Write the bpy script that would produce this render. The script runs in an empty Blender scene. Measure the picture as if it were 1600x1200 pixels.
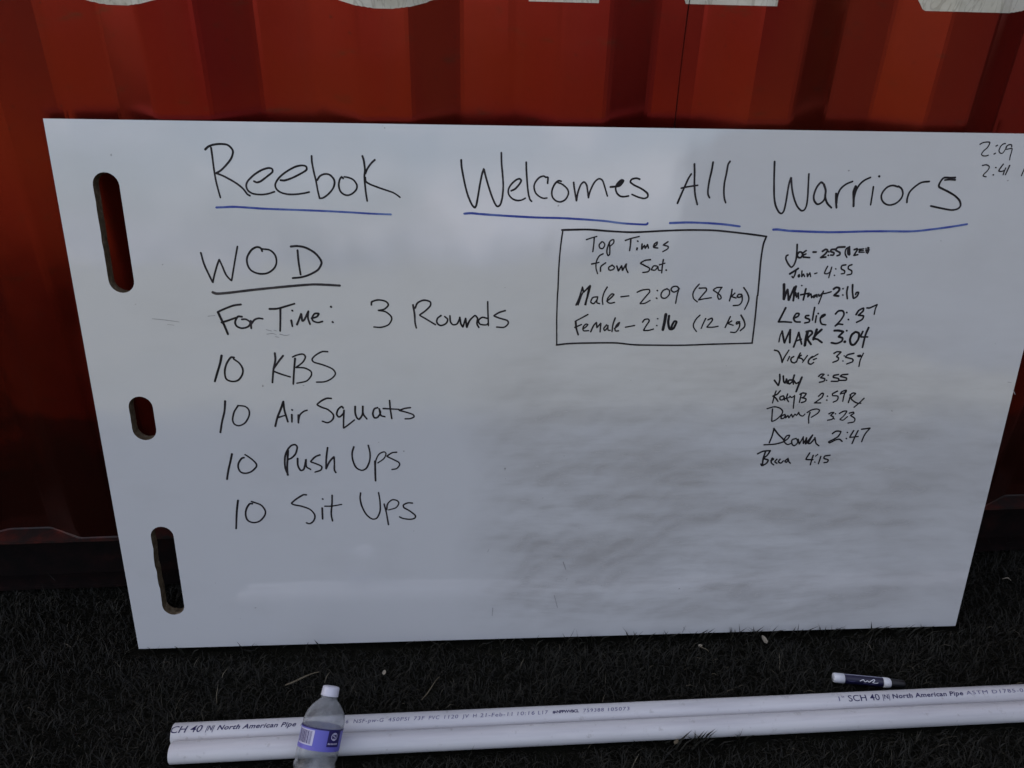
import bpy, bmesh, math, random
import numpy as np
from mathutils import Vector, Matrix, noise
from mathutils.geometry import tessellate_polygon

# ------------------------------------------------------------------ camera, sky, sun, exposure
SC = bpy.context.scene
COL = SC.collection
rng = random.Random(7)

cam_d = bpy.data.cameras.new('camera')
cam_d.sensor_width = 36.0
cam_d.lens = 25.538
cam_d.clip_start = 0.02
cam_d.clip_end = 900.0
cam = bpy.data.objects.new('camera', cam_d)
COL.objects.link(cam)
yaw, pitch, roll = 0.095436, 0.484555, 0.026054
fw = Vector((math.sin(yaw)*math.cos(pitch), math.cos(yaw)*math.cos(pitch), -math.sin(pitch)))
rt = Vector((math.cos(yaw), -math.sin(yaw), 0))
up = rt.cross(fw)
rt2 = rt*math.cos(roll) + up*math.sin(roll)
up2 = -rt*math.sin(roll) + up*math.cos(roll)
M = Matrix((rt2, up2, -fw)).transposed().to_4x4()
M.translation = Vector((0, 0, 1.08523))
cam.matrix_world = M
SC.camera = cam

SUN_AZ = math.radians(299)      # behind the container, a little left (0 = +Y, clockwise)
SUN_EL = math.radians(31)
world = bpy.data.worlds.new('World')
SC.world = world
world.use_nodes = True
wn, wl = world.node_tree.nodes, world.node_tree.links
wn.clear()
w_out = wn.new('ShaderNodeOutputWorld')
w_bg = wn.new('ShaderNodeBackground')
w_sky = wn.new('ShaderNodeTexSky')
w_sky.sky_type = 'NISHITA'
w_sky.sun_disc = False
w_sky.sun_elevation = SUN_EL
w_sky.sun_rotation = SUN_AZ
w_sky.dust_density = 4.0
w_tc = wn.new('ShaderNodeTexCoord')
w_map = wn.new('ShaderNodeMapping')
w_map.inputs['Scale'].default_value = (1, 1, 2.6)
w_no = wn.new('ShaderNodeTexNoise')
w_no.inputs['Scale'].default_value = 3.2
w_no.inputs['Detail'].default_value = 6
w_no.inputs['Roughness'].default_value = .58
w_r = wn.new('ShaderNodeValToRGB')
w_r.color_ramp.elements[0].position = .44
w_r.color_ramp.elements[1].position = .70
w_cr = wn.new('ShaderNodeValToRGB')
w_cr.color_ramp.elements[0].position = .3
w_cr.color_ramp.elements[0].color = (3.6, 3.9, 4.9, 1)
w_cr.color_ramp.elements[1].position = .7
w_cr.color_ramp.elements[1].color = (8.4, 7.6, 7.7, 1)
w_no2 = wn.new('ShaderNodeTexNoise')
w_no2.inputs['Scale'].default_value = 7.5
w_no2.inputs['Detail'].default_value = 4
w_mix = wn.new('ShaderNodeMix')
w_mix.data_type = 'RGBA'
wl.new(w_tc.outputs['Generated'], w_map.inputs['Vector'])
wl.new(w_map.outputs['Vector'], w_no.inputs['Vector'])
wl.new(w_map.outputs['Vector'], w_no2.inputs['Vector'])
wl.new(w_no.outputs['Fac'], w_r.inputs['Fac'])
wl.new(w_no2.outputs['Fac'], w_cr.inputs['Fac'])
wl.new(w_r.outputs['Color'], w_mix.inputs['Factor'])
wl.new(w_sky.outputs['Color'], w_mix.inputs[6])
wl.new(w_cr.outputs['Color'], w_mix.inputs[7])
wl.new(w_mix.outputs[2], w_bg.inputs['Color'])
w_bg.inputs['Strength'].default_value = 0.1
wl.new(w_bg.outputs['Background'], w_out.inputs['Surface'])

sun_d = bpy.data.lights.new('sun', 'SUN')
sun_d.energy = 4.0
sun_d.angle = math.radians(0.53)
sun_d.color = (1.0, .95, .9)
sun = bpy.data.objects.new('sun', sun_d)
COL.objects.link(sun)
sdir = Vector((math.sin(SUN_AZ)*math.cos(SUN_EL), math.cos(SUN_AZ)*math.cos(SUN_EL), math.sin(SUN_EL)))
sun.rotation_euler = sdir.to_track_quat('Z', 'Y').to_euler()

SC.view_settings.view_transform = 'Standard'
SC.view_settings.look = 'None'
SC.view_settings.gamma = 1.0
SC.view_settings.use_curve_mapping = False
SC.view_settings.exposure = 1.3

# ------------------------------------------------------------------ helpers
def link(o, parent=None):
    COL.objects.link(o)
    if parent is not None:
        o.parent = parent
    return o

def mesh_obj(name, verts, faces, mats, parent=None, smooth=False, mi=None):
    me = bpy.data.meshes.new(name)
    me.from_pydata([tuple(v) for v in verts], [], faces)
    if not isinstance(mats, (list, tuple)):
        mats = [mats]
    for m in mats:
        me.materials.append(m)
    if mi is not None:
        me.polygons.foreach_set('material_index', mi)
    if smooth:
        me.polygons.foreach_set('use_smooth', [True]*len(me.polygons))
    me.update()
    return link(bpy.data.objects.new(name, me), parent)

def bm_obj(name, bm, mats, parent=None, smooth=False):
    me = bpy.data.meshes.new(name)
    bm.to_mesh(me)
    bm.free()
    if not isinstance(mats, (list, tuple)):
        mats = [mats]
    for m in mats:
        me.materials.append(m)
    if smooth:
        me.polygons.foreach_set('use_smooth', [True]*len(me.polygons))
    return link(bpy.data.objects.new(name, me), parent)

def empty(name, loc=(0, 0, 0), rot=None):
    o = bpy.data.objects.new(name, None)
    o.empty_display_size = .05
    COL.objects.link(o)
    o.location = loc
    if rot is not None:
        o.rotation_euler = rot
    return o

def tag(o, label=None, cat=None, group=None, kind=None):
    if label: o['label'] = label
    if cat: o['category'] = cat
    if group: o['group'] = group
    if kind: o['kind'] = kind
    return o

def mat(name, color=(.5, .5, .5), rough=.5, spec=.5, **kw):
    m = bpy.data.materials.new(name)
    m.use_nodes = True
    b = m.node_tree.nodes['Principled BSDF']
    b.inputs['Base Color'].default_value = (*color, 1)
    b.inputs['Roughness'].default_value = rough
    b.inputs['Specular IOR Level'].default_value = spec
    for k, v in kw.items():
        b.inputs[k.replace('_', ' ')].default_value = v
    return m

class NT:
    """small node-graph helper"""
    def __init__(s, m):
        s.t = m.node_tree
        s.b = s.t.nodes['Principled BSDF']
    def n(s, typ, ins=None, **kw):
        x = s.t.nodes.new(typ)
        for k, v in kw.items():
            setattr(x, k, v)
        for k, v in (ins or {}).items():
            if hasattr(v, 'is_output') or isinstance(v, bpy.types.NodeSocket):
                s.t.links.new(v, x.inputs[k])
            else:
                x.inputs[k].default_value = v
        return x
    def l(s, a, b):
        s.t.links.new(a, b)
    def coord(s, scale=(1, 1, 1), loc=(0, 0, 0), rot=(0, 0, 0)):
        tc = s.n('ShaderNodeTexCoord')
        mp = s.n('ShaderNodeMapping', {'Vector': tc.outputs['Object'], 'Scale': scale, 'Location': loc, 'Rotation': rot})
        return mp.outputs['Vector']
    def noise(s, vec, scale=5, detail=4, rough=.5, dist=0):
        return s.n('ShaderNodeTexNoise', {'Vector': vec, 'Scale': scale, 'Detail': detail, 'Roughness': rough, 'Distortion': dist}).outputs['Fac']
    def ramp(s, fac, stops):
        r = s.n('ShaderNodeValToRGB', {'Fac': fac})
        e = r.color_ramp.elements
        while len(e) > 1: e.remove(e[-1])
        e[0].position = stops[0][0]; e[0].color = (*stops[0][1], 1) if isinstance(stops[0][1], tuple) else (stops[0][1],)*3+(1,)
        for p, c in stops[1:]:
            k = e.new(p); k.color = (*c, 1) if isinstance(c, tuple) else (c, c, c, 1)
        return r.outputs['Color']
    def mix(s, fac, a, b, mode='MIX'):
        x = s.n('ShaderNodeMix', data_type='RGBA', blend_type=mode)
        for i, v in ((0, fac), (6, a), (7, b)):
            if isinstance(v, bpy.types.NodeSocket): s.l(v, x.inputs[i])
            elif i == 0: x.inputs[0].default_value = v
            else: x.inputs[i].default_value = (*v, 1)
        return x.outputs[2]
    def math(s, op, a, b=0.0, clamp=False):
        x = s.n('ShaderNodeMath', operation=op, use_clamp=clamp)
        for i, v in ((0, a), (1, b)):
            if isinstance(v, bpy.types.NodeSocket): s.l(v, x.inputs[i])
            else: x.inputs[i].default_value = v
        return x.outputs[0]
    def bump(s, h, strength=.3, dist=.001):
        x = s.n('ShaderNodeBump', {'Height': h, 'Strength': strength, 'Distance': dist})
        s.l(x.outputs['Normal'], s.b.inputs['Normal'])

# ------------------------------------------------------------------ materials
YC = 1.178                 # outer face of the container's long side
REC = 0.036                # depth of its corrugation

# grass soil
m_soil = mat('soil and thatch', (.02, .019, .013), .95, .1)
g = NT(m_soil); v = g.coord()
n1 = g.noise(v, 60, 8, .7); n2 = g.noise(v, 7, 3)
near = g.mix(g.math('MULTIPLY', n2, .6), g.ramp(n1, [(.3, (.002, .002, .0015)), (.7, (.010, .009, .006))]), (.007, .008, .004))
# open lawn beyond the trodden strip: grass hides the soil there
lawn = g.ramp(g.noise(v, .8, 8, .65), [(.3, (.10, .11, .045)), (.55, (.17, .155, .075)), (.75, (.23, .20, .11))])
sep = g.n('ShaderNodeSeparateXYZ', {'Vector': v})
far = g.ramp(g.math('ADD', g.math('MULTIPLY', sep.outputs['Y'], -.5), g.math('MULTIPLY', n2, .3)), [(.55, 0.0), (.85, 1.0)])
g.l(g.mix(far, near, lawn), g.b.inputs['Base Color'])
g.bump(n1, 1.0, .01)

m_grass = mat('grass blades', (.04, .05, .02), .6, .25)
g = NT(m_grass)
at = g.n('ShaderNodeAttribute', attribute_name='tone')
g.l(g.ramp(at.outputs['Fac'], [(0, (.007, .0066, .0048)), (.5, (.011, .0106, .0074)), (.86, (.016, .0155, .0105)), (.9, (.020, .018, .013)), (.97, (.034, .030, .021)), (1, (.16, .14, .10))]), g.b.inputs['Base Color'])

# container paint
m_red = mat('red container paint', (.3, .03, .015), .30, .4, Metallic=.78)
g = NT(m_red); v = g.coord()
big = g.noise(g.coord((1.4, 1.4, .5)), 1.6, 3, .55, .4)
base = g.ramp(big, [(.3, (.205, .009, .008)), (.5, (.225, .014, .008)), (.68, (.25, .026, .010))])
streak = g.noise(g.coord((26, 26, .8)), 1.0, 5, .6)
base = g.mix(g.ramp(streak, [(.5, 0.0), (.8, .30)]), base, (.20, .026, .016))
speck = g.noise(v, 140, 3, .5)
base = g.mix(g.ramp(speck, [(.70, 0.0), (.74, .8)]), base, (.05, .02, .015))
rust = g.noise(g.coord((3, 3, 9)), 5, 6, .65)
base = g.mix(g.ramp(rust, [(.60, 0.0), (.72, .6)]), base, (.12, .035, .02))
# painted-in shade along the foot of the wall, mud-brown with an uneven edge
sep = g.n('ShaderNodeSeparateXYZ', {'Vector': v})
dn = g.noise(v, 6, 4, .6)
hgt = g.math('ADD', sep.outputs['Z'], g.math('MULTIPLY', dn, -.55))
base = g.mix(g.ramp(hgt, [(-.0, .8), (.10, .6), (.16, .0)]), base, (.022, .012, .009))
g.l(base, g.b.inputs['Base Color'])
g.l(g.ramp(g.noise(v, 9, 5), [(.3, .15), (.7, .27)]), g.b.inputs['Roughness'])
g.bump(g.noise(v, 3.5, 3), .6, .004)

m_blocker = mat('dark blue grey paint of added container', (.020, .026, .036), .45, .3)
g = NT(m_blocker)
g.l(g.ramp(g.noise(g.coord((2, 2, .6)), 4, 6, .6), [(.35, (.04, .042, .05)), (.65, (.065, .068, .075))]), g.b.inputs['Base Color'])
m_rail = mat('weathered rail paint', (.03, .010, .008), .7, .12)
g = NT(m_rail); v = g.coord()
g.l(g.ramp(g.noise(v, 22, 6, .65), [(.35, (.004, .003, .003)), (.55, (.008, .004, .004)), (.7, (.018, .006, .005))]), g.b.inputs['Base Color'])
g.bump(g.noise(v, 60, 5), .5, .002)
m_railedge = mat('worn red rail edge', (.22, .03, .012), .55, .4)
g = NT(m_railedge); v = g.coord()
g.l(g.ramp(g.noise(g.coord((1, 1, 1)), 14, 6, .7), [(.45, (.012, .007, .006)), (.58, (.05, .009, .006)), (.75, (.15, .020, .009))]), g.b.inputs['Base Color'])

m_letter = mat('aged white container lettering', (.62, .58, .48), .55, .3)
g = NT(m_letter); v = g.coord()
c = g.ramp(g.noise(v, 16, 6, .6), [(.35, (.52, .49, .40)), (.6, (.72, .69, .60))])
cr = g.noise(g.coord((1, 1, .25)), 38, 3, .6, 1.5)
c = g.mix(g.ramp(cr, [(.47, 0.0), (.5, .45), (.53, 0.0)]), c, (.26, .22, .16))
g.l(c, g.b.inputs['Base Color'])

# whiteboard
m_board = mat('whiteboard melamine', (.66, .67, .68), .08, 1.0, Coat_Weight=.7, Coat_Roughness=.05)
g = NT(m_board)
v = g.coord()
sep = g.n('ShaderNodeSeparateXYZ', {'Vector': v})
warp = g.n('ShaderNodeTexNoise', {'Vector': v, 'Scale': 3.0, 'Detail': 3.0})
vv = g.n('ShaderNodeVectorMath', {0: warp.outputs['Color'], 1: (.05, .05, 0)}, operation='MULTIPLY').outputs[0]
vw = g.n('ShaderNodeVectorMath', {0: v, 1: vv}, operation='ADD').outputs[0]
def mp(vec, sc, loc=(0, 0, 0), rot=0.0):
    return g.n('ShaderNodeMapping', {'Vector': vec, 'Scale': sc, 'Location': loc, 'Rotation': (0, 0, rot)}).outputs['Vector']
sm1 = g.noise(mp(vw, (4.2, 19, 1), rot=.07), 1.0, 7, .64)
sm2 = g.noise(mp(vw, (10, 70, 1), (3, 1, 0), -.08), 1.0, 6, .7)
sm3 = g.noise(mp(v, (1.6, 2.6, 1), (5, 2, 0)), 1.0, 2, .5)
# where the board was wiped: right of centre, lower two thirds
ux = g.ramp(g.math('ADD', sep.outputs['X'], g.math('MULTIPLY', g.math('SUBTRACT', sm3, .5), .22)), [(.60, 0.0), (.72, 1.0), (1.0, 1.0)])
ux2 = g.ramp(g.math('MULTIPLY', sep.outputs['X'], .6), [(.74, 1.0), (.90, .55)])
uy = g.ramp(g.math('ADD', sep.outputs['Y'], g.math('MULTIPLY', g.math('SUBTRACT', sm3, .5), .25)), [(.0, .25), (.07, 1.0), (.40, .95), (.56, .30), (.70, .05)])
area = g.math('MULTIPLY', g.math('MULTIPLY', ux, ux2), uy)
s = g.math('ADD', g.ramp(sm1, [(.40, 0.0), (.78, 1.0)]), g.math('MULTIPLY', g.ramp(sm2, [(.48, 0.0), (.74, 1.0)]), .32), True)
haze = g.ramp(g.noise(mp(vw, (2.6, 6, 1), (8, 4, 0), .1), 1.0, 4, .6), [(.40, .02), (.68, .50)])
# sweeping strokes of the eraser
wv = g.n('ShaderNodeTexWave', {'Vector': mp(v, (1, 1, 1), (-1.35, .55, 0)), 'Scale': 9.0, 'Distortion': 7.0, 'Detail': 4.0, 'Detail Scale': 1.4}, wave_type='RINGS', rings_direction='Z')
arcs = g.math('ADD', g.math('MULTIPLY', wv.outputs['Fac'], .16), .44)
amt = g.math('MULTIPLY', g.math('ADD', s, haze, True), g.math('MULTIPLY', area, arcs))
base = g.mix(amt, (.66, .67, .68), (.25, .235, .22))
# faint grime and specks everywhere
gr = g.noise(mp(v, (5, 9, 1)), 1.0, 6, .62)
base = g.mix(g.ramp(gr, [(.50, 0.0), (.75, .13)]), base, (.42, .41, .39))
sp = g.noise(v, 75, 2, .5)
base = g.mix(g.ramp(sp, [(.755, 0.0), (.79, .6)]), base, (.16, .15, .15))
g.l(base, g.b.inputs['Base Color'])
g.l(g.math('ADD', g.math('MULTIPLY', amt, .5), g.math('MULTIPLY', gr, .16)), g.b.inputs['Roughness'])
g.bump(g.noise(mp(v, (9, 3.2, 1)), 1.0, 2, .4), .5, .006)

m_mdf = mat('raw board core', (.30, .22, .13), .85, .15)
g = NT(m_mdf); v = g.coord((1, 1, 1))
g.l(g.ramp(g.noise(v, 90, 6, .7), [(.35, (.07, .05, .03)), (.6, (.16, .125, .08)), (.75, (.34, .32, .28))]), g.b.inputs['Base Color'])
g.bump(g.noise(v, 300, 4), .6, .0006)
m_back = mat('dark hardboard back', (.030, .020, .012), .7, .2)
m_edge = mat('white board edging', (.62, .62, .62), .4, .4)

def ink_mat(name, c1, c2):
    m = mat(name, c1, .5, .25)
    g = NT(m); v = g.coord()
    g.l(g.ramp(g.noise(v, 22, 4, .6), [(.42, c1), (.70, c2)]), g.b.inputs['Base Color'])
    return m
m_ink = ink_mat('black marker ink', (.008, .006, .008), (.035, .028, .034))
m_ink2 = ink_mat('black fine marker ink', (.006, .005, .008), (.018, .015, .020))
m_ink3 = ink_mat('grey brown marker ink', (.030, .026, .028), (.075, .065, .065))
m_blue = ink_mat('blue marker ink', (.045, .070, .34), (.17, .25, .50))
m_scuff = ink_mat('scuffs', (.24, .235, .245), (.45, .45, .46))

m_pvc = mat('white pvc', (.62, .62, .64), .38, .5)
g = NT(m_pvc); v = g.coord()
c = g.ramp(g.noise(g.coord((1.5, 25, 25)), 2.0, 5, .6), [(.35, (.50, .50, .53)), (.6, (.63, .63, .65))])
c = g.mix(g.ramp(g.noise(g.coord((6, 6, 6)), 9, 6, .68), [(.60, 0.0), (.74, .55)]), c, (.22, .20, .19))
g.l(c, g.b.inputs['Base Color'])
g.l(g.ramp(g.noise(v, 30, 4), [(.3, .3), (.7, .5)]), g.b.inputs['Roughness'])
m_print = mat('dark blue pipe print', (.022, .018, .085), .5, .3)
m_print2 = mat('faded dot print', (.10, .095, .21), .5, .3)

# ------------------------------------------------------------------ ground
GZ = 0.0
verts = []; faces = []
gx = sorted(set([-400, -120, -40, -12, -5] + [round(-3+.1*i, 3) for i in range(61)] + [5, 12, 40, 120, 400]))
gy = sorted(set([-400, -120, -40, -12, -5] + [round(-2+.1*i, 3) for i in range(46)] + [5, 12, 40, 120, 400]))
for y in gy:
    for x in gx:
        near = max(0, 1-max(abs(x)/4, abs(y-.5)/3))
        z = GZ-.003 + .005*near*(noise.noise(Vector((x*5, y*5, 0)))) - .02*(1-min(1, near*6))
        verts.append((x, y, z))
nx = len(gx)
faces = [(j*nx+i, j*nx+i+1, (j+1)*nx+i+1, (j+1)*nx+i) for j in range(len(gy)-1) for i in range(nx-1)]
tag(mesh_obj('ground', verts, faces, m_soil, smooth=True), 'dark earth and thatch under the short grass', None, kind='structure')

# ------------------------------------------------------------------ container
CX0, CX1, CZ1 = -4.6, 7.59, 2.591
cont = empty('shipping_container', (CX0, YC, 0))
tag(cont, 'big red corrugated steel shipping container with cream lettering behind the whiteboard', 'shipping container')
def cw(p):      # world -> container local
    return (p[0]-CX0, p[1]-YC, p[2])
PIT, PH = .2990, -.3500
RAILZ = .140
prof = []       # (x, recess)
k0 = math.floor((CX0+.2-PH)/PIT)
x = PH + k0*PIT
def fold(pts, x, d0, s0, s1, r=.006):
    # rounded bend: slope before s0 and after s1
    pts.append((x-r, d0-s0*r)); pts.append((x, d0+(s1-s0)*r*.25)); pts.append((x+r, d0+s1*r))
sl1, sl2 = REC/.075, -REC/.070
while x < CX1-.5:
    fold(prof, x, 0, 0, sl1)
    fold(prof, x+.075, REC, sl1, 0)
    fold(prof, x+.153, REC, 0, sl2)
    fold(prof, x+.223, 0, sl2, 0)
    x += PIT
prof = [p for p in prof if CX0+.12 < p[0] < CX1-.12]
prof = [(CX0+.12, 0)] + prof + [(CX1-.12, 0)]
def recess(x):
    for a, b in zip(prof, prof[1:]):
        if a[0] <= x <= b[0]:
            t = (x-a[0])/max(1e-9, b[0]-a[0])
            return a[1]+(b[1]-a[1])*t
    return 0
zs = [RAILZ, .35, .7, 1.05, 1.4, 1.75, 2.1, CZ1-.10]
verts = [cw((px, YC+d, z)) for z in zs for px, d in prof]
verts += [cw((px, YC+d+.002, z)) for z in (zs[0], zs[-1]) for px, d in prof]
n = len(prof)
faces = [(j*n+i, j*n+i+1, (j+1)*n+i+1, (j+1)*n+i) for j in range(len(zs)-1) for i in range(n-1)]
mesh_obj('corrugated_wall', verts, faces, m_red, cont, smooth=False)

def box(name, a, b, m, parent, conv=cw):
    (x0, y0, z0), (x1, y1, z1) = a, b
    V = [conv(p) for p in ((x0,y0,z0),(x1,y0,z0),(x1,y1,z0),(x0,y1,z0),(x0,y0,z1),(x1,y0,z1),(x1,y1,z1),(x0,y1,z1))]
    F = [(0,3,2,1),(4,5,6,7),(0,1,5,4),(1,2,6,5),(2,3,7,6),(3,0,4,7)]
    return mesh_obj(name, V, F, m, parent)
rail = box('bottom_rail', (CX0+.12, YC+.034, .022), (CX1-.12, YC+.046, RAILZ-.0065), m_rail, cont)
def wavy_bar(name, z0, z1, yf, yb, m, amp):
    V = []; F = []
    xs = [CX0+.12 + i*.04 for i in range(int((CX1-CX0-.24)/.04)+1)]
    for xx in xs:
        w = amp*noise.noise(Vector((xx*7, z0*40, 1))) + amp*.7*noise.noise(Vector((xx*23, z0*40, 4)))
        V += [cw((xx, yf+w, z0)), cw((xx, yb, z0)), cw((xx, yb, z1)), cw((xx, yf+w, z1+w*.35))]
    for i in range(len(xs)-1):
        a, b = i*4, i*4+4
        F += [(a, b, b+1, a+1), (a+1, b+1, b+2, a+2), (a+2, b+2, b+3, a+3), (a+3, b+3, b, a)]
    return mesh_obj(name, V, F, m, cont)
wavy_bar('top_flange', RAILZ-.006, RAILZ-.0002, YC-.004, YC+.060, m_railedge, .0022)
wavy_bar('bottom_flange', .014, .0215, YC-.001, YC+.046, m_rail, .0015)
# weld bead where the panel foot meets the rail
V = []; F = []
for i, (px, d) in enumerate(prof):
    w = .0022 + .0012*noise.noise(Vector((px*40, 0, 0)))
    V += [cw((px, YC+d-w, RAILZ)), cw((px, YC+d-.0003, RAILZ+w*1.2)), cw((px, YC+d+.001, RAILZ))]
for i in range(n-1):
    a, b = i*3, i*3+3
    F += [(a, b, b+1, a+1), (a+1, b+1, b+2, a+2)]
mesh_obj('foot_weld', V, F, m_railedge, cont)
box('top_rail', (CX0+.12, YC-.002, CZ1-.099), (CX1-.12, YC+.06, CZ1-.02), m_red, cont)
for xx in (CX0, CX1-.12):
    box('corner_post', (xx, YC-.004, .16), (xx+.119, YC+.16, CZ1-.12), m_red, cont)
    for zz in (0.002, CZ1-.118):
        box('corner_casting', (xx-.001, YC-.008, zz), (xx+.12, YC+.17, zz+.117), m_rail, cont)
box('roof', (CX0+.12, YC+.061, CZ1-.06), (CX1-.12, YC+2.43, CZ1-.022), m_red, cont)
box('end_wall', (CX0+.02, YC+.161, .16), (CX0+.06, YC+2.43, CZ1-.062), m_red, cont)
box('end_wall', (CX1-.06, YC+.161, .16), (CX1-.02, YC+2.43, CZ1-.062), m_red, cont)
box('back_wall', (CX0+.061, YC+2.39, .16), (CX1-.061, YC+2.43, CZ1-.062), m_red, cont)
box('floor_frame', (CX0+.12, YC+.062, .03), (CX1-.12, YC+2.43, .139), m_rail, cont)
# vertical sheet seams
for xx in (.3700, .3700-8*PIT, .3700+8*PIT):
    V = []; F = []
    for i, z in enumerate([RAILZ+.002+.03*j for j in range(78)]):
        w = .0007 + .0004*noise.noise(Vector((xx, z*30, 0)))
        dx = .0012*noise.noise(Vector((xx, z*9, 3)))
        y = YC+recess(xx)
        V += [cw((xx+dx-w, y-.0003, z)), cw((xx+dx, y-.0022, z)), cw((xx+dx+w, y-.0003, z))]
        if i:
            a = (i-1)*3; F += [(a, a+1, a+4, a+3), (a+1, a+2, a+5, a+4)]
    mesh_obj('sheet_seam', V, F, m_rail, cont)
# painted letters following the corrugation
def letter(inside, x0, x1, z0, z1, dx=.004, dz=.001):
    V = []; F = []
    cols = []
    nx_ = int((x1-x0)/dx)+1
    for i in range(nx_+1):
        xx = x0 + i*dx
        runs = []; on = None
        nz = int((z1-z0)/dz)
        for j in range(nz+1):
            zz = z0+j*dz
            ins = inside(xx, zz)
            if ins and on is None: on = zz
            if not ins and on is not None: runs.append((on, zz)); on = None
        if on is not None: runs.append((on, z1))
        cols.append((xx, runs))
    for (xa, ra), (xb, rb) in zip(cols, cols[1:]):
        ya, yb = YC+recess(xa)-.0008, YC+recess(xb)-.0008
        if len(ra) != len(rb): rb2 = ra if len(ra) > len(rb) else rb; ra2 = rb2
        else: ra2, rb2 = ra, rb
        if len(ra) != len(rb): pass
        for (a0, a1), (b0, b1) in zip(ra2, rb2):
            i0 = len(V)
            V += [cw((xa, ya, a0)), cw((xb, yb, b0)), cw((xb, yb, b1)), cw((xa, ya, a1))]
            F.append((i0, i0+1, i0+2, i0+3))
    return mesh_obj('painted_letter', V, F, m_letter, cont)
def ring(xc, zb, a=.170, b=.134, h=.52, s=.096):
    def outer(x, z, a, b, zb, zt):
        if abs(x-xc) > a: return False
        if z < zb+b: return ((x-xc)/a)**2+((z-zb-b)/b)**2 <= 1
        if z > zt-b: return ((x-xc)/a)**2+((z-zt+b)/b)**2 <= 1
        return True
    return lambda x, z: outer(x, z, a, b, zb, zb+h) and not outer(x, z, a-s, b-s*.5, zb+s*.75, zb+h-s*.75)
c1 = ring(-.457, 1.067)
letter(lambda x, z: c1(x, z) and not (x > -.457+.05 and 1.25 < z < 1.40), -.63, -.28, 1.06, 1.60)
letter(ring(-.086, 1.0715), -.26, .09, 1.06, 1.60)
def R_in(x, z):
    if z < 1.0856+(x-.13)*.004 or z > 1.60: return False
    if .129 <= x <= .2255: return True
    t = (1.32-z)/(1.32-1.0875)
    if z < 1.34 and 0 <= t <= 1 and .262+.103*t <= x <= .375+.118*t: return True
    cz, rz = 1.46, .14
    d = ((x-.30)/.17)**2+((z-cz)/rz)**2 if x > .30 else ((z-cz)/rz)**2
    di = ((x-.30)/.075)**2+((z-cz)/.062)**2 if x > .30 else ((z-cz)/.062)**2
    return .13 <= x and d <= 1 and di > 1
letter(R_in, .125, .50, 1.08, 1.60)
def S_in(x, z):
    if z < 1.0868+max(0, x-.86)**2*2.2 or z > 1.60: return False
    if x < .733-(z-1.087)*.65: return False
    if x > 1.10-max(0, 1.15-z)*1.2: return False
    if z < 1.175: return True
    if z < 1.385: return (x > 1.0 and z < 1.33) or (1.30 < z and x > .735) 
    if z < 1.52: return .70 < x < .80
    return .72 < x < 1.08
letter(S_in, .60, 1.12, 1.08, 1.60)

# made-up second container out of view, added to darken the right-facing corrugation slopes
c2 = empty('shipping_container', (3.55, YC-.25, 0), (0, 0, math.radians(-90)))
tag(c2, 'unseen dark blue grey container added as a light blocker at a right angle beyond the right end of the wall', 'shipping container')
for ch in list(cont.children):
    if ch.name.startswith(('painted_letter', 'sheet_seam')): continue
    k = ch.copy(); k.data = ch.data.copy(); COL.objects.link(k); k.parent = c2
    for i in range(len(k.data.materials)): k.data.materials[i] = m_blocker

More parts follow.
